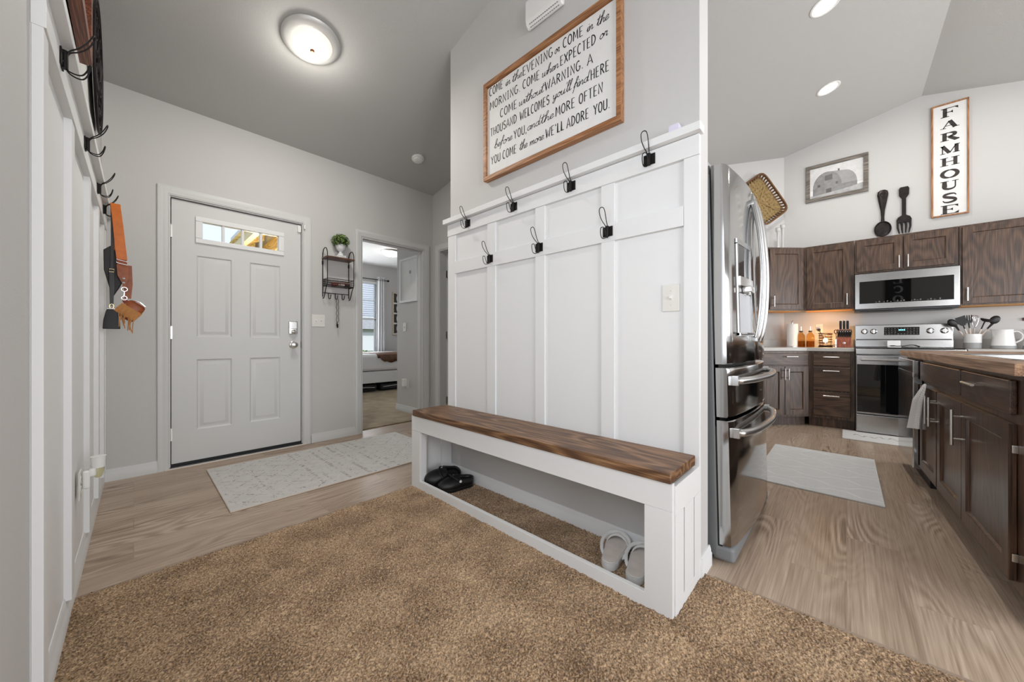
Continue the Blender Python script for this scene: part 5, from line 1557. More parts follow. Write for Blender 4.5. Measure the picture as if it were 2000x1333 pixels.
# knife block and knives
t = thing('knife_block', 'red brown wooden knife block with a round badge left of the stove', 'knife block', (5.74, .025, ZC))
kb = wood('cherry_block', srgb(96, 42, 28), srgb(142, 70, 48), srgb(176, 100, 72), 'Z', 1.6, .4)
b = MB(); b.prism([(5.66, ZC), (5.80, ZC), (5.80, ZC + .215), (5.735, ZC + .215), (5.735, ZC + .15), (5.66, ZC + .105)], -.040, .088, 'XZ'); b.build('block', kb, t, bevel=.004)
b = MB(); b.lathe([(.013, -.0005), (.013, -.003), (.010, -.004), (0, -.004)], (5.66, .024, ZC + .052), 'X', 20); b.build('badge', M['nickel'], t)
hand = plain('knife_handle_black', srgb(24, 24, 26), .35)
def knife(loc, ln, big, label, ang):
    t = thing('knife', label, 'knife', loc, RZ, 'knives in the block')
    t.rotation_euler[0] = ang
    kk = 1.4 if big else 1.0
    b = MB(); b.loft([[(-w2, -h2, z), (w2, -h2, z), (w2, h2, z), (-w2, h2, z)] for z, w2, h2 in ((.0, .007 * kk, .008), (.008, .0075 * kk, .0095), (ln * .5, .0085 * kk, .011), (ln * .9, .0082 * kk, .012), (ln, .006 * kk, .009))]); b.build('handle', hand, t, True, bevel=.003)
    b = MB(); b.rbox(-.0065, .0065, -.009, .009, -.004, .008, .001); b.rbox(-.006, .006, -.009, .009, ln - .002, ln + .006, .002)
    for q in (.3, .6): b.rbox(-.0082, .0082, -.0015, .0015, ln * q - .0015, ln * q + .0015, .0005)
    b.build('bolster', M['chrome'], t, True)
for k, y in enumerate((.060, .030, .000)):
    knife((5.765, y - .006, ZC + .212), .105, True, ('tall knife handle at the left of the knife block top row', 'tall knife handle in the middle of the knife block top row', 'tall knife handle at the right of the knife block top row')[k], R(4))
for k in range(6):
    for r_ in range(2):
        knife((5.690 + .026 * r_, .075 - k * .0205 - r_ * .006, ZC + (.122, .141)[r_]), .068, False, 'steak knife handle, %s from the left in the %s row of the knife block' % (('first', 'second', 'third', 'fourth', 'fifth', 'sixth')[k], ('front', 'second')[r_]), R(22))
t = thing('scissors', 'black handled kitchen shears at the left of the knife block', 'scissors', (5.70, .097, ZC), RZ)
b = MB(); b.tube([(0 + .012 * math.cos(a), .0, .185 + .022 * math.sin(a)) for a in [2 * PI * k / 16 for k in range(16)]], .004, 6, True); b.tube([(.004, 0, .165), (.003, 0, .09)], .0045, 6); b.build('handle', hand, t, True)
b = MB(); b.rbox(-.004, .010, -.0015, .0015, .0, .10, .001); b.build('blade', M['chrome'], t, True)

# utensils
cer = plain('white_ceramic', srgb(228, 228, 226), .3)
cerg = plain('grey_ceramic_base', srgb(150, 151, 150), .5)
t = thing('utensil_crock', 'white and grey ceramic crock full of utensils right of the stove', 'crock', (5.75, -.915, ZC))
b = MB(); b.lathe([(.056, .055), (.058, .06), (.058, .145), (.054, .146), (.052, .06), (0, .058)], (5.75, -.915, ZC), 'Z', 32); b.build('upper_glaze', cer, t)
b = MB(); b.lathe([(0, 0), (.054, 0), (.0575, .004), (.0582, .058), (0, .058)], (5.75, -.915, ZC), 'Z', 32); b.build('base_band', cerg, t)
hw_ = plain('pale_wood_handle', srgb(206, 190, 178), .5)
CR = Vector((5.75, -.915, ZC + .062))
def utensil(kind, dx, dy, ln, label, bx=0, by=0):
    t = thing('utensil', label, 'utensil', tuple(CR + Vector((bx, by, 0))), 0, 'utensils in the crock')
    d = Vector((dx, dy, 1)).normalized(); base = CR + Vector((bx, by, 0))
    hd = base + d * ln * .52
    b = MB(); b.tube([base, base + d * ln * .26, hd], [.006, .0075, .006], 8); b.build('handle', hw_, t)
    side = d.cross(Vector((-1, 0, 0))).normalized(); nrm = side.cross(d).normalized()
    Mx = Matrix((( side.x, nrm.x, d.x, hd.x), (side.y, nrm.y, d.y, hd.y), (side.z, nrm.z, d.z, hd.z), (0, 0, 0, 1)))
    h = ln * .48; b = MB()
    if kind == 'turner': b.tube([(0, 0, -.01), (0, 0, h * .3)], .005, 8); b.prism([(-.012, h * .25), (.012, h * .25), (.034, h * .5), (.034, h), (-.034, h * .92), (-.034, h * .5)], -.002, .002, 'XZ')
    if kind == 'spoon': b.tube([(0, 0, -.01), (0, 0, h * .4)], .005, 8); b.sphere((0, .004, 0), .032, 14, sx=1, sy=.35, sz=1.35); b.v = [(x, y, z + (h * .7 if i >= 18 else 0)) for i, (x, y, z) in enumerate(b.v)]
    if kind == 'ladle': b.tube(catmull([(0, 0, -.01), (0, 0, h * .5), (0, .012, h * .8)], 5), .005, 8); i0 = len(b.v); b.lathe([(.042, 0), (.036, -.018), (.02, -.028), (0, -.03)], (0, .04, h * .82), 'Z', 18)
    if kind == 'fork':
        b.tube([(0, 0, -.01), (0, 0, h * .4)], .005, 8); b.prism([(-.022, h * .4), (.022, h * .4), (.026, h * .6), (-.026, h * .6)], -.003, .003, 'XZ')
        for x in (-.021, -.007, .007, .021): b.tube([(x, 0, h * .58), (x, .004, h * .85), (x, .014, h)], [.0042, .004, .003], 6)
    if kind == 'whisk':
        for a in [PI * k / 4 for k in range(4)]:
            pts = [(.026 * math.sin(PI * q) ** .7 * math.cos(a) * (1 if True else 1), .026 * math.sin(PI * q) ** .7 * math.sin(a), h * math.sin(PI * q / 2) if q <= 1 else 0) for q in [k / 8 for k in range(9)]]
            pts2 = [(-p[0], -p[1], p[2]) for p in pts[::-1]]
            b.tube(pts + pts2[1:], .0013, 5)
    b.xf(Mx)
    if kind == 'whisk': b.build('wires', M['chrome'], t)
    else: b.build('head', M['blackpl'], t)
utensil('spoon', -.1, .56, .265, 'black spoon leaning far left out of the utensil crock', 0, .02)
utensil('turner', -.12, .28, .275, 'black spatula leaning left in the utensil crock', .0, .012)
utensil('fork', -.05, .09, .275, 'black pasta fork upright in the utensil crock', .01, .005)
utensil('whisk', .10, -.05, .275, 'wire whisk upright in the utensil crock', .015, -.008)
utensil('ladle', -.10, -.28, .265, 'black ladle leaning right in the utensil crock', 0, -.015)
utensil('spoon', .0, -.52, .29, 'black spoon leaning far right out of the utensil crock', .01, -.022)
for y, n in ((-1.10, 'white ceramic pitcher with grey base right of the utensil crock'), (-1.285, 'second pale ceramic pitcher cut by the right edge of the photo')):
    t = thing('pitcher', n, 'pitcher', (5.75, y, ZC), R(-90), 'ceramic pitchers')
    b = MB(); b.lathe([(.074, .030), (.0735, .035), (.066, .09), (.060, .145), (.058, .178), (.061, .186), (.057, .186), (.053, .17), (.062, .08), (.068, .034), (0, .032)], (0, 0, 0), 'Z', 36)
    for i, (x, yy_, z) in enumerate(b.v):
        if z > .165 and x < -.045 and abs(yy_) < .03: b.v[i] = (x - .020, yy_ * .5, z + .004)
    b.build('jug', cer, t, True)
    b = MB(); b.lathe([(0, 0), (.072, 0), (.0755, .004), (.0745, .031), (0, .031)], (0, 0, 0), 'Z', 36); b.build('base_band', cerg, t, True)
    b = MB(); b.tube(catmull([(.058, 0, .165), (.085, 0, .165), (.108, 0, .135), (.104, 0, .09), (.070, 0, .06)], 6), .0075, 10, flat=1.3); b.build('handle', cer, t, True)

# ------------------------------------------------------------------ kitchen wall decor
# vertical word board on the range wall
t = thing('farmhouse_sign', 'tall white vertical board with big black letters in a brown frame above the cabinets', 'sign', (5.948, -.795, 2.312), RZ)
b = MB(); b.box(-.118, .118, -.014, 0, .012, 1.19); b.build('board', M['sign'], t, True, smooth=False)
b = MB(); b.rbox(-.128, .128, -.024, 0, 0, .014, .001); b.rbox(-.128, .128, -.024, 0, 1.186, 1.20, .001); b.rbox(-.128, -.115, -.0238, 0, .014, 1.186, .001); b.rbox(.115, .128, -.0238, 0, .014, 1.186, .001); b.build('frame', M['framez'], t, True)
def serif(mb, ch, x, z, wd, h, y):
    def r(a0, a1, b0, b1): mb.add([(x + a0 * wd, y, z + b0 * h), (x + a1 * wd, y, z + b0 * h), (x + a1 * wd, y, z + b1 * h), (x + a0 * wd, y, z + b1 * h)], [(0, 1, 2, 3)])
    def s(pts, ws): mb.ribbon([(x + a * wd, z + c * h) for a, c in pts], [q * wd for q in ws] if isinstance(ws, list) else ws * wd, y)
    T = .075
    def stem(c, w_=.22, sa=True, sb=True):
        r(c - w_ / 2, c + w_ / 2, 0, 1)
        if sa: r(c - w_ / 2 - .10, c + w_ / 2 + .10, 1 - T, 1)
        if sb: r(c - w_ / 2 - .10, c + w_ / 2 + .10, 0, T)
    if ch in 'FE':
        stem(.26)
        r(.26, .92, 1 - T, 1); mb.add([(x + .92 * wd, y, z + h), (x + .92 * wd, y, z + .72 * h), (x + .74 * wd, y, z + .93 * h)], [(0, 1, 2)])
        r(.3, .66, .47, .55); mb.add([(x + .66 * wd, y, z + .36 * h), (x + .66 * wd, y, z + .66 * h), (x + .52 * wd, y, z + .51 * h)], [(0, 1, 2)])
        if ch == 'E': r(.26, .95, 0, T); mb.add([(x + .97 * wd, y, z + .30 * h), (x + .93 * wd, y, z), (x + .72 * wd, y, z + .06 * h)], [(0, 1, 2)])
    if ch == 'A':
        s([(.16, 0), (.48, 1)], .06); s([(.78, 0), (.50, 1)], .22); r(.28, .68, .30, .38); r(.02, .32, 0, T); r(.62, .98, 0, T)
    if ch == 'R':
        stem(.24); s([(.3, .96)] + [(a, c) for a, c in arc(.48, .74, .28, .22, 90, -90, 10)] + [(.3, .52)], [.06] + [.06 + .16 * math.sin(PI * k / 10) for k in range(11)] + [.06]); s([(.45, .50), (.80, .04), (.98, .04)], [.2, .2, .08])
    if ch == 'M':
        s([(.14, 0), (.14, 1)], .06); s([(.14, 1), (.48, .06)], .2); s([(.5, .06), (.84, 1)], .06); r(.74, .94, 0, 1); r(.02, .28, 0, T); r(.02, .24, 1 - T, 1); r(.66, 1.0, 0, T); r(.76, 1.0, 1 - T, 1)
    if ch == 'H': stem(.22, .2); stem(.78, .2); r(.3, .7, .46, .54)
    if ch == 'O': s(arc(.5, .5, .38, .45, 90, 450, 26), [.07 + .15 * abs(math.cos(PI * 2 * k / 26 + PI / 2)) for k in range(27)])
    if ch == 'U':
        s([(.24, 1), (.24, .32)] + arc(.5, .3, .27, .26, 180, 360, 12) + [(.78, .32), (.78, 1)], [.22, .22] + [.22 - .15 * k / 12 for k in range(13)] + [.07, .07]); r(.03, .45, 1 - T, 1); r(.62, .94, 1 - T, 1)
    if ch == 'S':
        s([tuple(q)[:2] for q in catmull([(.82, .76, 0), (.72, .94, 0), (.48, .97, 0), (.26, .88, 0), (.25, .68, 0), (.48, .54, 0), (.74, .38, 0), (.76, .16, 0), (.52, .03, 0), (.26, .07, 0), (.16, .26, 0)], 3)], [.05 + .15 * math.sin(PI * min(1, k / 30)) for k in range(31)])
    if ch == 'W': s([(.08, 1), (.3, 0)], .18); s([(.3, 0), (.5, .9)], .06); s([(.5, .9), (.7, 0)], .18); s([(.7, 0), (.92, 1)], .06)
    if ch == 'L': stem(.26); r(.26, .92, 0, T); mb.add([(x + .94 * wd, y, z + .34 * h), (x + .90 * wd, y, z), (x + .68 * wd, y, z + .06 * h)], [(0, 1, 2)])
    if ch == 'C': s(arc(.52, .5, .38, .45, 50, 310, 20), [.06 + .15 * math.sin(PI * k / 20) for k in range(21)]); r(.78, .86, .62, .92)
b = MB()
for ch, za, zb in (('F', 3.365, 3.462), ('A', 3.245, 3.322), ('R', 3.112, 3.198), ('M', 2.975, 3.062), ('H', 2.845, 2.932), ('O', 2.712, 2.802), ('U', 2.592, 2.682), ('S', 2.452, 2.548), ('E', 2.332, 2.425)):
    serif(b, ch, -.068, za - 2.312, .136, zb - za, -.0148)
b.build('lettering', M['inkworn'], t, True, smooth=False)

# barn picture
t = thing('barn_picture', 'framed black and white photograph of a round roofed barn in grey wood', 'picture', (5.948, .10, 2.752), RZ)
b = MB(); b.rbox(-.285, .285, -.024, 0, 0, .042, .003); b.rbox(-.285, .285, -.024, 0, .418, .460, .003); b.rbox(-.285, -.243, -.0238, 0, .042, .418, .003); b.rbox(.243, .285, -.0238, 0, .042, .418, .003); b.build('frame', M['grey_frame'], t, True)
g = lambda n_, v_, no=.1: plain('print_' + n_, srgb(v_, v_, v_), .4, noise=no, nscale=22)
b = MB(); mats = [g('sky', 205, .08), g('barn', 120, .25), g('roof', 142, .12), g('ground', 165, .2), g('dark', 70, .2), g('field', 222, .05)]
def q(ci, pts, y): b.cur = ci; b.add([(p[0], y, p[1]) for p in pts], [tuple(range(len(pts)))])
q(5, [(-.243, .04), (.243, .04), (.243, .42), (-.243, .42)], -.010)
q(0, [(-.243, .14), (.243, .14), (.243, .42), (-.243, .42)], -.0104)
q(3, [(-.243, .042), (.243, .042), (.243, .12), (-.243, .075)], -.0106)
gab = [(-.215, .07)] + [(-.08 + .135 * math.cos(a), .16 + .185 * math.sin(a)) for a in [PI - PI * k / 16 for k in range(17)]] + [(.055, .09)]
q(2, [(-.07, .345)] + [(.075 + .115 * math.cos(a), .15 + .17 * math.sin(a)) for a in [PI / 2 - PI / 2 * k / 10 for k in range(11)]] + [(.05, .15), (.05, .2), (-.05, .3)], -.0108)
q(1, [(.055, .09), (.19, .11), (.19, .16), (.055, .16)], -.0109)
q(1, gab, -.011)
q(4, [(-.10, .235), (-.03, .24), (-.03, .305), (-.10, .30)], -.0112); q(4, [(-.09, .08), (-.04, .085), (-.04, .135), (-.09, .13)], -.0112); q(4, [(-.17, .17), (-.145, .17), (-.145, .20), (-.17, .20)], -.0112); q(4, [(.0, .17), (.02, .17), (.02, .2), (.0, .2)], -.0112)
q(4, [(.02, .325), (.035, .325), (.035, .352), (.02, .352)], -.0112)
b.build('print', mats, t, True, smooth=False)

# big wall spoon and fork
iron = plain('dark_cast_iron', srgb(48, 43, 41), .38, .7, noise=.35, nscale=30)
t = thing('wall_spoon', 'oversized dark metal spoon hung on the kitchen wall, left of the fork', 'wall decor', (5.946, -.302, 2.19), RZ)
b = MB(); b.loft([[(cx + w_ * math.cos(a), -.012 + y0 + th * math.sin(a), z) for a in [2 * PI * k / 12 for k in range(12)]] for z, w_, th, y0, cx in ((.165, .016, .010, 0, 0), (.22, .013, .009, 0, 0), (.30, .018, .009, 0, 0), (.40, .034, .010, 0, 0), (.48, .045, .010, 0, 0), (.52, .040, .009, 0, 0), (.537, .018, .006, 0, 0))]); b.build('handle', iron, t, True)
b = MB()
bw = [(0, .003), (.035, .05), (.075, .066), (.11, .064), (.14, .05), (.163, .024), (.172, .012)]
b.loft([[(w_ * math.cos(a), -.006 - .016 * (math.sin(PI * min(1, z / .17)) * max(0, -math.sin(a)) * -.6 + (1 if abs(math.sin(a)) < .1 else .0)) - .004 * math.sin(a), z) for a in [2 * PI * k / 14 for k in range(14)]] for z, w_ in bw]); b.build('bowl', iron, t, True)
b = MB(); b.tube(catmull([(.066 * math.cos(a), -.018, .085 + .085 * math.sin(a)) for a in [2 * PI * k / 14 for k in range(14)]], 3, True), .005, 6, True); b.build('bowl_rim', iron, t, True)
b = MB(); b.tube(catmull([(-.02, -.022, .49), (-.008, -.024, .50), (0, -.022, .485), (.008, -.024, .50), (.02, -.022, .49), (.0, -.022, .455)], 4, True), .0035, 6, True); b.build('scroll_ornament', iron, t, True)
t = thing('wall_fork', 'oversized dark metal fork hung on the kitchen wall, right of the spoon', 'wall decor', (5.946, -.468, 2.193), RZ)
b = MB(); b.prism([(-.016, .20), (.016, .20), (.016, .39), (.038, .43), (.040, .50), (.030, .522), (-.028, .522), (-.040, .50), (-.038, .43), (-.016, .39)], -.018, -.003, 'XZ'); b.build('handle', iron, t, True, bevel=.004)
b = MB(); b.prism([(-.056, .12), (-.058, .155), (-.045, .185), (-.016, .205), (.016, .205), (.045, .185), (.058, .155), (.056, .12)], -.019, -.003, 'XZ'); b.build('head', iron, t, True, bevel=.004)
for x, x2 in ((-.048, -.036), (-.016, -.012), (.016, .012), (.048, .036)):
    b = MB(); b.tube([(x, -.011, .13), (x, -.012, .07), (x2, -.014, .0)], [.009, .0085, .005], 8); b.build('tine', iron, t, True)

# woven basket on the corner wall (local x right, -y out), tilted
bs = plain('woven_bamboo', srgb(136, 112, 68), .6, noise=.3, nscale=30)
bd = plain('dark_bamboo', srgb(108, 76, 46), .6, noise=.25, nscale=30)
t = thing('wall_basket', 'shallow rectangular woven bamboo basket hung tilted on the kitchen corner wall', 'basket', (5.694, .852, 2.835), R(-45))
BW, BH = .205, .30
tilt = Matrix.Rotation(R(-36), 4, 'Y')
b = MB()
for k in range(9):
    x = -.172 + .344 * k / 8
    b.tube([(x + .0, -.030 - .004 * (-1) ** j, -.258 + .516 * j / 12) for j in range(13)], .0165, 4, flat=.14)
for k in range(13):
    z = -.258 + .516 * k / 12
    b.tube([(-.172 + .344 * j / 8, -.030 + .004 * (-1) ** (j + k), z) for j in range(9)], .0165, 4, flat=.14)
b.tube([(-.15, -.038, -.1), (.15, -.038, .12)], .012, 4, flat=.2); b.tube([(-.12, -.038, .2), (.10, -.038, -.22)], .012, 4, flat=.2)
b.xf(tilt); b.build('woven_base', bs, t, True)
b = MB()
_rp = [(BW * math.copysign(abs(math.cos(a)) ** .30, math.cos(a)), BH * math.copysign(abs(math.sin(a)) ** .30, math.sin(a))) for a in [2 * PI * k / 720 for k in range(721)]]
_cl = [0]
for _a, _b in zip(_rp[:-1], _rp[1:]): _cl.append(_cl[-1] + math.dist(_a, _b))
def rim(u):  # rounded rectangle, even steps along the edge
    s_ = (u % 1) * _cl[-1]
    k = max(0, min(719, next(i for i in range(1, 721) if _cl[i] >= s_) - 1)); f = (s_ - _cl[k]) / max(1e-9, _cl[k + 1] - _cl[k])
    return (_rp[k][0] + (_rp[k + 1][0] - _rp[k][0]) * f, _rp[k][1] + (_rp[k + 1][1] - _rp[k][1]) * f)
for k in range(46):
    x, z = rim(k / 46)
    b.tube([(x * .84, -.032, z * .86), (x * .95, -.05, z * .96), (x, -.088, z)], .0105, 4, flat=.25)
b.xf(tilt); b.build('side_slats', bd, t, True)
b = MB(); b.tube([(rim(k / 60)[0], -.090, rim(k / 60)[1]) for k in range(60)], .009, 8, True); b.tube([(rim(k / 60)[0] * .97, -.076, rim(k / 60)[1] * .97) for k in range(60)], .006, 6, True); b.xf(tilt); b.build('rim', bd, t, True)
t.location = (t.location.x, t.location.y, t.location.z)

# candlesticks on top of the corner cabinet
for x, y, h, n in ((5.640, .640, .30, 'shorter slim grey candlestick, left of the two on the corner cabinet'), (5.705, .600, .345, 'taller slim grey candlestick, right of the two on the corner cabinet')):
    t = thing('candlestick', n, 'candlestick', (x, y, 2.1252), 0, 'candlesticks on the corner cabinet')
    b = MB(); b.lathe([(0, 0), (.036, 0), (.036, .010), (.020, .03), (.013, .08), (.011, h * .55), (.016, h - .055), (.022, h - .045)], (0, 0, 0), 'Z', 20); b.build('stem', plain('pale_grey_glaze', srgb(196, 196, 194), .35), t, True)
    b = MB(); b.lathe([(.022, h - .046), (.026, h - .04), (.026, h - .002), (.030, h), (.020, h), (.018, h - .02), (0, h - .02)], (0, 0, 0), 'Z', 20); b.build('candle_cup', plain('pale_grey_glaze', (1, 1, 1)), t, True)

t = thing('wall_plaque', 'small dark red plaque on the kitchen wall at the right edge of the photo', 'plaque', (5.948, -1.30, 1.178), RZ)
b = MB(); b.rbox(-.05, .05, -.012, 0, 0, .03, .002); b.build('plaque_board', plain('dark_red_paint', srgb(96, 44, 44), .6), t, True)
b = MB(); b.rbox(-.046, .046, -.0135, -.01, .004, .026, .001); b.build('plaque_face', plain('dark_red_face', srgb(112, 54, 52), .6), t, True)

# welcome board on the left wall behind the viewpoint: it is what the microwave glass reflects
t = thing('welcome_board', 'black vertical board with white letters, seen only as a reflection in the microwave', 'sign', (-.152 + lx(-.80), -.80, 1.30), R(90))
b = MB(); b.rbox(-.19, .19, -.02, 0, 0, 1.55, .003); b.build('board', M['ink'], t, True)
b = MB()
for k, ch in enumerate('WELCOME'): serif(b, ch, -.08, 1.33 - k * .205, .16, .15, -.0208)
b.build('lettering', M['sign'], t, True, smooth=False)

# ------------------------------------------------------------------ bedroom seen through the doorway
b = MB()
b.prism([(3.87, 0), (4.625, 0), (4.625, EAVE), (3.87, EAVE)], 2.55, 2.67, 'YZ')
b.box(2.67, 5.4, 4.505, 4.625, 0, EAVE)
struct('wall_bedroom_east', b, M['wall'], smooth=False)
b = MB(); b.box(1.23, 1.35, 3.87, 8.3, 0, EAVE)
struct('wall_bedroom_west', b, M['wall'], smooth=False)
b = MB(); b.box(5.3, 5.4, 4.6, 8.3, 0, EAVE)
struct('wall_bedroom_side', b, M['wall'], smooth=False)
b = MB()
wall_open(b, 1.35, 5.3, 8.2, 8.3, EAVE, [(1.7, 2.7, .62, 2.38), (3.05, 3.985, .62, 2.38)])
struct('wall_bedroom_far', b, M['wall'], smooth=False)
b = MB(); b.box(1.23, 5.4, 3.87, 8.3, EAVE, EAVE + .1)
struct('ceiling', b, plain('bedroom_ceiling_paint', srgb(222, 222, 222), .85), smooth=False)
b = MB(); b.box(1.355, 2.545, 3.872, 8.195, -.1, .012); b.box(2.545, 5.295, 4.63, 8.195, -.1, .012)
tag(b.build('carpet', M['bcarpet'], smooth=False), 'beige bedroom carpet beyond the doorway', 'carpet', kind='stuff')
b = MB(); bb_y(b, 3.90, 4.639, 2.55, -1); bb_x(b, 2.55, 5.3, 4.625, 1); b.v = [(x, y, z + .012) for x, y, z in b.v]
struct('baseboard_bedroom', b, M['trimgrey'])
b = MB()
for (x0, x1, z0, z1) in ((3.05, 3.09, .62, 2.38), (3.945, 3.985, .62, 2.38), (3.05, 3.985, .62, .66), (3.05, 3.985, 2.34, 2.38), (3.05, 3.985, 1.48, 1.53)):
    b.box(x0, x1, 8.215, 8.26, z0, z1)
w1 = b.build('window_1', M['white'], smooth=False); w1['kind'] = 'structure'
b = MB(); b.box(3.09, 3.945, 8.236, 8.24, .66, 2.34); b.build('window_pane', M['glass'], w1, smooth=False)
b = MB(); b.box(3.508, 3.524, 8.222, 8.23, .66, 2.34); b.box(3.09, 3.945, 8.222, 8.23, 1.93, 1.946); b.build('muntin', M['greypl'], w1, smooth=False)

b = MB()
for (x0, x1, z0, z1) in ((1.7, 1.74, .62, 2.38), (2.66, 2.7, .62, 2.38), (1.74, 2.66, .62, .66), (1.74, 2.66, 2.34, 2.38), (1.74, 2.66, 1.48, 1.53)): b.box(x0, x1, 8.215, 8.26, z0, z1)
struct('window_6', b, M['white'], smooth=False)  # added second bedroom window, hidden from view, lets fill light in
t = thing('window_blind', 'white slatted blind drawn halfway down the bedroom window', 'blind', (3.517, 8.19, 2.35))
b = MB()
for k in range(16):
    z = 2.32 - k * .05
    b.add([(3.07, 8.166, z - .020), (3.965, 8.166, z - .020), (3.965, 8.192, z + .021), (3.07, 8.192, z + .021)], [(0, 1, 2, 3)])
b.build('slats', plain('translucent_slat', srgb(244, 247, 252), .7, trans=.65, ior=1.1), t, smooth=False, solid=.002)
b = MB(); b.rbox(3.06, 3.975, 8.155, 8.198, 2.335, 2.38, .003); b.rbox(3.07, 3.965, 8.165, 8.192, 1.50, 1.525, .003); b.build('rails', M['white'], t)
b = MB(); b.tube([(3.25, 8.178, 2.34), (3.25, 8.178, 1.52)], .0018, 4); b.tube([(3.80, 8.178, 2.34), (3.80, 8.178, 1.52)], .0018, 4); b.build('cords', M['whitepl'], t)
t = thing('curtain_rod', 'dark curtain rod with ball end above the bedroom window', 'rod', (3.6, 8.09, 2.43))
b = MB(); b.tube([(2.7, 8.09, 2.43), (4.20, 8.09, 2.43)], .010, 10); b.build('rod', M['black'], t)
b = MB(); b.sphere((4.225, 8.09, 2.43), .026, 14); b.build('finial', M['black'], t)
b = MB(); b.tube([(4.12, 8.09, 2.43), (4.12, 8.20, 2.43)], .007, 8); b.build('bracket', M['black'], t)
t = thing('curtain', 'white grommet curtain panel on the right side of the bedroom window', 'curtain', (4.05, 8.09, .3))
b = MB(); rings = []
for k in range(2): pass
cols = [(3.94 + .20 * i / 40, 8.09 + .035 * math.sin(i / 40 * 2 * PI * 3.5)) for i in range(41)]
b.loft([[(4.04 + (x - 4.04) * s_, y, z) for x, y in cols] for z, s_ in ((.25, 1.25), (1.2, 1.1), (2.40, .95), (2.50, .95))], close=False, cap=False)
b.build('fabric', plain('white_curtain_cloth', srgb(226, 226, 228), .9), t, solid=.003)
b = MB()
for i in (6, 18, 29): b.tube([(cols[i][0] + .0, 8.05 + .022 * math.cos(a) * 0, 2.43 + .022 * math.sin(a)) if False else (cols[i][0] + .022 * math.cos(a), 8.048, 2.43 + .022 * math.sin(a)) for a in [2 * PI * k / 16 for k in range(16)]], .005, 6, True)
b.build('grommets', M['greypl'], t)

t = thing('bed', 'white framed bed with a white mattress in the bedroom beyond the doorway', 'bed', (3.4, 7.25, .012))
b = MB(); b.rbox(1.9, 4.3, 6.48, 6.53, .19, .405, .004); b.rbox(1.9, 1.95, 6.53, 8.0, .19, .405, .004); b.rbox(4.25, 4.3, 6.53, 8.0, .19, .405, .004); b.box(1.95, 4.25, 6.53, 8.0, .32, .40); b.build('frame', M['white'], t)
for x in (1.95, 4.2):
    for y in (6.52, 7.9):
        b = MB(); b.rbox(x - .03, x + .03, y - .02, y + .04, .012, .20, .004); b.build('leg', M['white'], t)
b = MB(); b.rbox(1.92, 4.28, 6.47, 8.0, .412, .735, .07, 5); b.build('mattress', plain('white_sheet', srgb(226, 226, 228), .85, bmp=.3, bscale=8), t)
t = thing('throw_blanket', 'glossy brown throw blanket draped over the corner of the white bed', 'blanket', (3.75, 6.7, .74))
b = MB(); rings = []
rnd = random.Random(8)
for i in range(23):
    x = 3.16 + 1.0 * i / 22
    dr = .13 + .015 * math.sin(i * 1.3) if i > 2 else .13 * i / 3
    rip = .012 * math.sin(i * 1.9)
    rings.append([(x - .1, 7.25, .742), (x - .02 + .12 * 0, 6.75, .746 + .01 * math.sin(i)), (x, 6.55, .742), (x, 6.475 + rip * .3, .715), (x + rip, 6.452 + rip, .66), (x + rip, 6.450 + rip, .735 - dr - .03)])
b.loft(rings, close=False, cap=False); b.build('cloth', plain('brown_satin', srgb(96, 64, 46), .4, noise=.35, nscale=14), t, solid=.012)
bagm = plain('black_clear_bag', srgb(34, 36, 38), .3, noise=.8, nscale=22)
for x, w_, n in ((2.95, .42, 'dark plastic storage bag under the bed, left one'), (3.58, .50, 'dark patterned storage bag under the bed, right one')):
    t = thing('storage_bag', n, 'bag', (x, 6.9, .0125), 0, 'storage bags under the bed')
    b = MB(); b.rbox(-w_ / 2 - .05, w_ / 2 + .05, -.32, .3, 0, .165, .05, 4)
    rnd = random.Random(int(x * 100))
    b.v = [(p[0] + rnd.uniform(-.008, .008), p[1] + rnd.uniform(-.01, .01), max(0, p[2] + rnd.uniform(-.012, .0))) for p in b.v]
    b.build('bag_body', bagm, t, True)
    b = MB(); b.tube([(-w_ / 2, -.33, .08), (0, -.345, .095), (w_ / 2, -.33, .08)], .006, 6); b.build('zip', M['whitepl'], t, True)
t = thing('fretwork_panel', 'white interlaced fretwork wall panel over dark backing in the bedroom', 'wall decor', (4.62, 8.2, 1.13))
b = MB(); b.rbox(4.385, 4.86, 8.165, 8.195, 1.13, 1.165, .002); b.rbox(4.385, 4.86, 8.165, 8.195, 2.165, 2.20, .002); b.rbox(4.385, 4.415, 8.165, 8.195, 1.165, 2.165, .002); b.rbox(4.83, 4.86, 8.165, 8.195, 1.165, 2.165, .002); b.build('frame', plain('pale_wood_frame', srgb(196, 180, 164), .6), t)
b = MB(); b.box(4.41, 4.835, 8.190, 8.197, 1.16, 2.17); b.build('backing', plain('dark_backing', srgb(62, 58, 54), .7), t, smooth=False)
b = MB()
for r_ in range(4):
    for c_ in range(3):
        cx, cz_ = 4.45 + c_ * .17, 1.29 + r_ * .25
        pts = [(cx + .115 * math.cos(a), 8.182, cz_ + .135 * math.sin(a)) for a in [2 * PI * k / 28 for k in range(28)]]
        b.tube([(min(4.835, max(4.41, p[0])), p[1], min(2.17, max(1.16, p[2]))) for p in pts], .012, 6, True)
b.build('fretwork', M['white'], t)
t = thing('white_frame', 'white framed print hung on the bedroom wall beside the doorway', 'picture', (2.548, 4.30, 1.505), R(-90))
b = MB(); b.rbox(-.225, .225, -.022, 0, 0, .03, .003); b.rbox(-.225, .225, -.022, 0, .57, .60, .003); b.rbox(-.225, -.195, -.0218, 0, .03, .57, .003); b.rbox(.195, .225, -.0218, 0, .03, .57, .003); b.build('frame', M['white'], t, True)
b = MB(); b.box(-.2, .2, -.010, -.002, .025, .575); b.build('print', M['sign'], t, True, smooth=False)
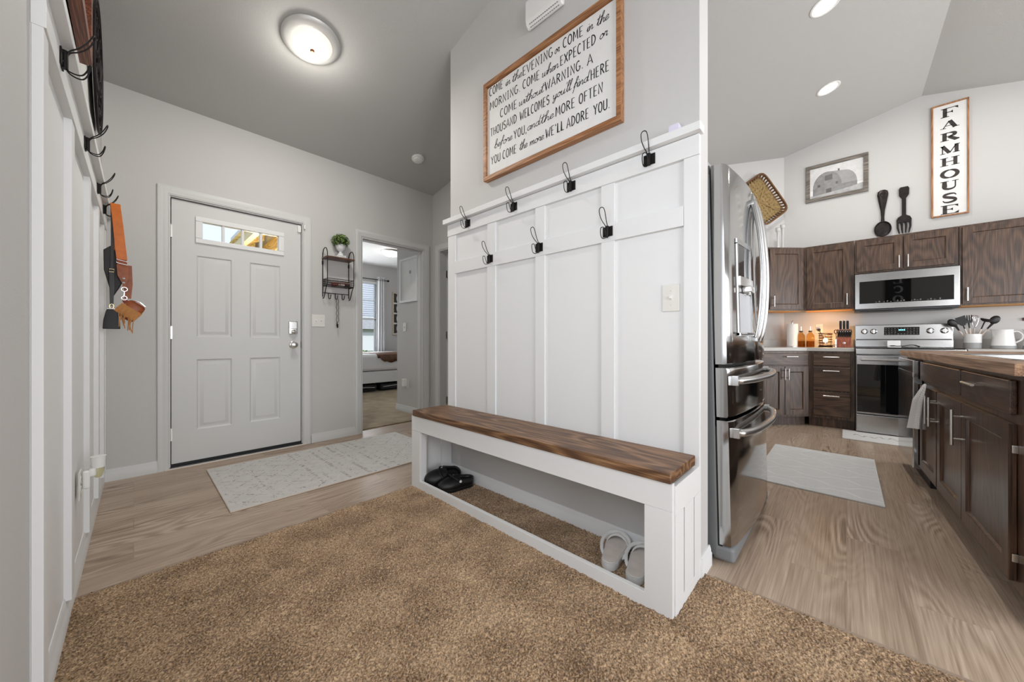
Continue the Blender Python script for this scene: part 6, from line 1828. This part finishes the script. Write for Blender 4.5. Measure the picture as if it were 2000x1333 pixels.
b = MB(); b.lathe([(.024, -.0102), (.024, -.0108), (0, -.011)], (.04, 0, .40), 'Y', 20, sy=1); b.build('seal', plain('grey_seal', srgb(158, 158, 156), .6), t, True)
t = outlet('white wall outlet with a plug-in device low on the bedroom wall', (2.55, 4.34, .40), R(-90))
t = thing('plug_in_device', 'white plug-in box sticking out of the low bedroom outlet', 'plug', (2.543, 4.375, .41), R(-90))
b = MB(); b.rbox(-.038, .030, -.045, 0, -.045, .055, .006); b.build('case', M['whitepl'], t, True)
b = MB(); b.rbox(-.03, .02, -.0465, -.04, .02, .04, .002); b.build('cover', M['ivory'], t, True)
t = thing('ceiling_light', 'white dome ceiling light glowing in the bedroom', 'ceiling light', (3.56, 6.68, EAVE))
b = MB(); b.lathe([(.20, 0), (.205, -.01), (.195, -.025), (.18, -.03)], (0, 0, 0), 'Z', 40); b.build('rim', M['nickel'], t, True)
b = MB(); b.lathe([(.185, -.026), (.17, -.055), (.12, -.09), (.05, -.108), (0, -.11)], (0, 0, 0), 'Z', 36); b.build('diffuser', glow2, t, True)
b = MB(); b.lathe([(.010, -.108), (.008, -.118), (0, -.12)], (0, 0, 0), 'Z', 12); b.build('finial', M['nickel'], t, True)

# ------------------------------------------------------------------ outdoors: porch roof, lawn, neighbour's house
b = MB(); b.box(-40, 60, 8.4, 90, -.45, -.35); b.box(-40, 1.2, 3.9, 8.4, -.45, -.35)
struct('ground', b, plain('lawn_green', srgb(92, 108, 62), .95, noise=.3, nscale=6), smooth=False)
py = wood('porch_pine', srgb(150, 112, 52), srgb(206, 172, 98), srgb(232, 206, 146), 'Y', 1.2, .6)
t = thing('porch_roof', 'yellow timber porch roof and siding seen through the front door window', 'porch', (1.0, 5.2, 2.3))
b = MB(); b.prism([(.95, 2.28), (1.225, 2.40), (1.225, 2.46), (.90, 2.33)], 3.9, 8.0, 'XZ'); b.build('deck', py, t, smooth=False)
for y in (4.2, 4.7, 5.2, 5.7, 6.2, 6.7):
    b = MB(); b.prism([(.97, 2.23), (1.2, 2.33), (1.2, 2.40), (.97, 2.30)], y, y + .045, 'XZ'); b.build('rafter', py, t, smooth=False)
b = MB(); b.box(.93, .99, 3.95, 8.0, 2.20, 2.30); b.build('beam', plain('porch_beam_pale', srgb(226, 206, 158), .6), t, smooth=False)
b = MB()
for k in range(14): b.prism([(1.20, .0 + .17 * k - .1), (1.228, .17 * k - .1), (1.228, .17 * k + .068), (1.214, .17 * k + .068)], 3.9, 8.0, 'XZ')
b.build('siding', py, t, smooth=False)
b = MB(); b.box(.93, .99, 7.9, 8.0, -.35, 2.20); b.build('post', plain('porch_post_white', srgb(220, 220, 216), .6), t, smooth=False)
t = thing('neighbor_house', 'pale neighbouring house with grey roof seen through the bedroom window', 'house', (21, 44, -.35))
b = MB(); b.box(14, 28, 42, 50, -.35, 2.5); b.build('walls', plain('pale_siding', srgb(206, 204, 198), .8), t, smooth=False)
b = MB(); b.prism([(41.2, 2.4), (46, 3.9), (50.8, 2.4)], 13.4, 28.6, 'YZ'); b.build('roof', plain('grey_shingle', srgb(150, 150, 150), .9, noise=.2, nscale=3), t, smooth=False)
b = MB(); b.box(18.6, 20.0, 41.85, 42, -.2, 2.0); b.build('garage_door', M['white'], t, smooth=False)
for x in (16.5, 20.6):
    b = MB(); b.box(x, x + 1.0, 41.9, 42, .9, 2.0); b.build('window', plain('dark_window', srgb(60, 66, 72), .1), t, smooth=False)
b = MB(); b.box(-40, 60, 19, 27, -.349, -.335)
struct('road', b, plain('asphalt_grey', srgb(140, 140, 140), .9), smooth=False)
rnd = random.Random(12)
lm = plain('shrub_leaf', srgb(110, 142, 60), .8, noise=.4, nscale=5)
for x, y, s_, n in ((6.0, 13.6, .55, 'round green shrub seen low through the bedroom window'), (7.3, 16.4, .6, 'yellow green shrub in front of the street')):
    t = thing('shrub', n, 'shrub', (x, y, -.35), 0, 'shrubs outside the bedroom')
    b = MB()
    for k in range(500):
        u = rnd.uniform(-.3, 1); a = rnd.uniform(0, 2 * PI); r_ = s_ * rnd.uniform(.7, 1.05)
        c = Vector((r_ * math.sqrt(1 - u * u) * math.cos(a), r_ * math.sqrt(1 - u * u) * math.sin(a), s_ * .5 + r_ * u * .9))
        d = Vector((rnd.uniform(-1, 1), rnd.uniform(-1, 1), rnd.uniform(-1, 1))) * .11; e = Vector((rnd.uniform(-1, 1), rnd.uniform(-1, 1), rnd.uniform(-1, 1))) * .11
        b.add([c - d, c - e, c + d, c + e], [(0, 1, 2, 3)])
    b.build('foliage', lm, t, True, smooth=False)
    b = MB(); b.tube([(0, 0, 0), (0, 0, s_ * .8)], [.07, .04], 8); b.build('stem', plain('bark_brown', srgb(84, 66, 50), .9), t, True)
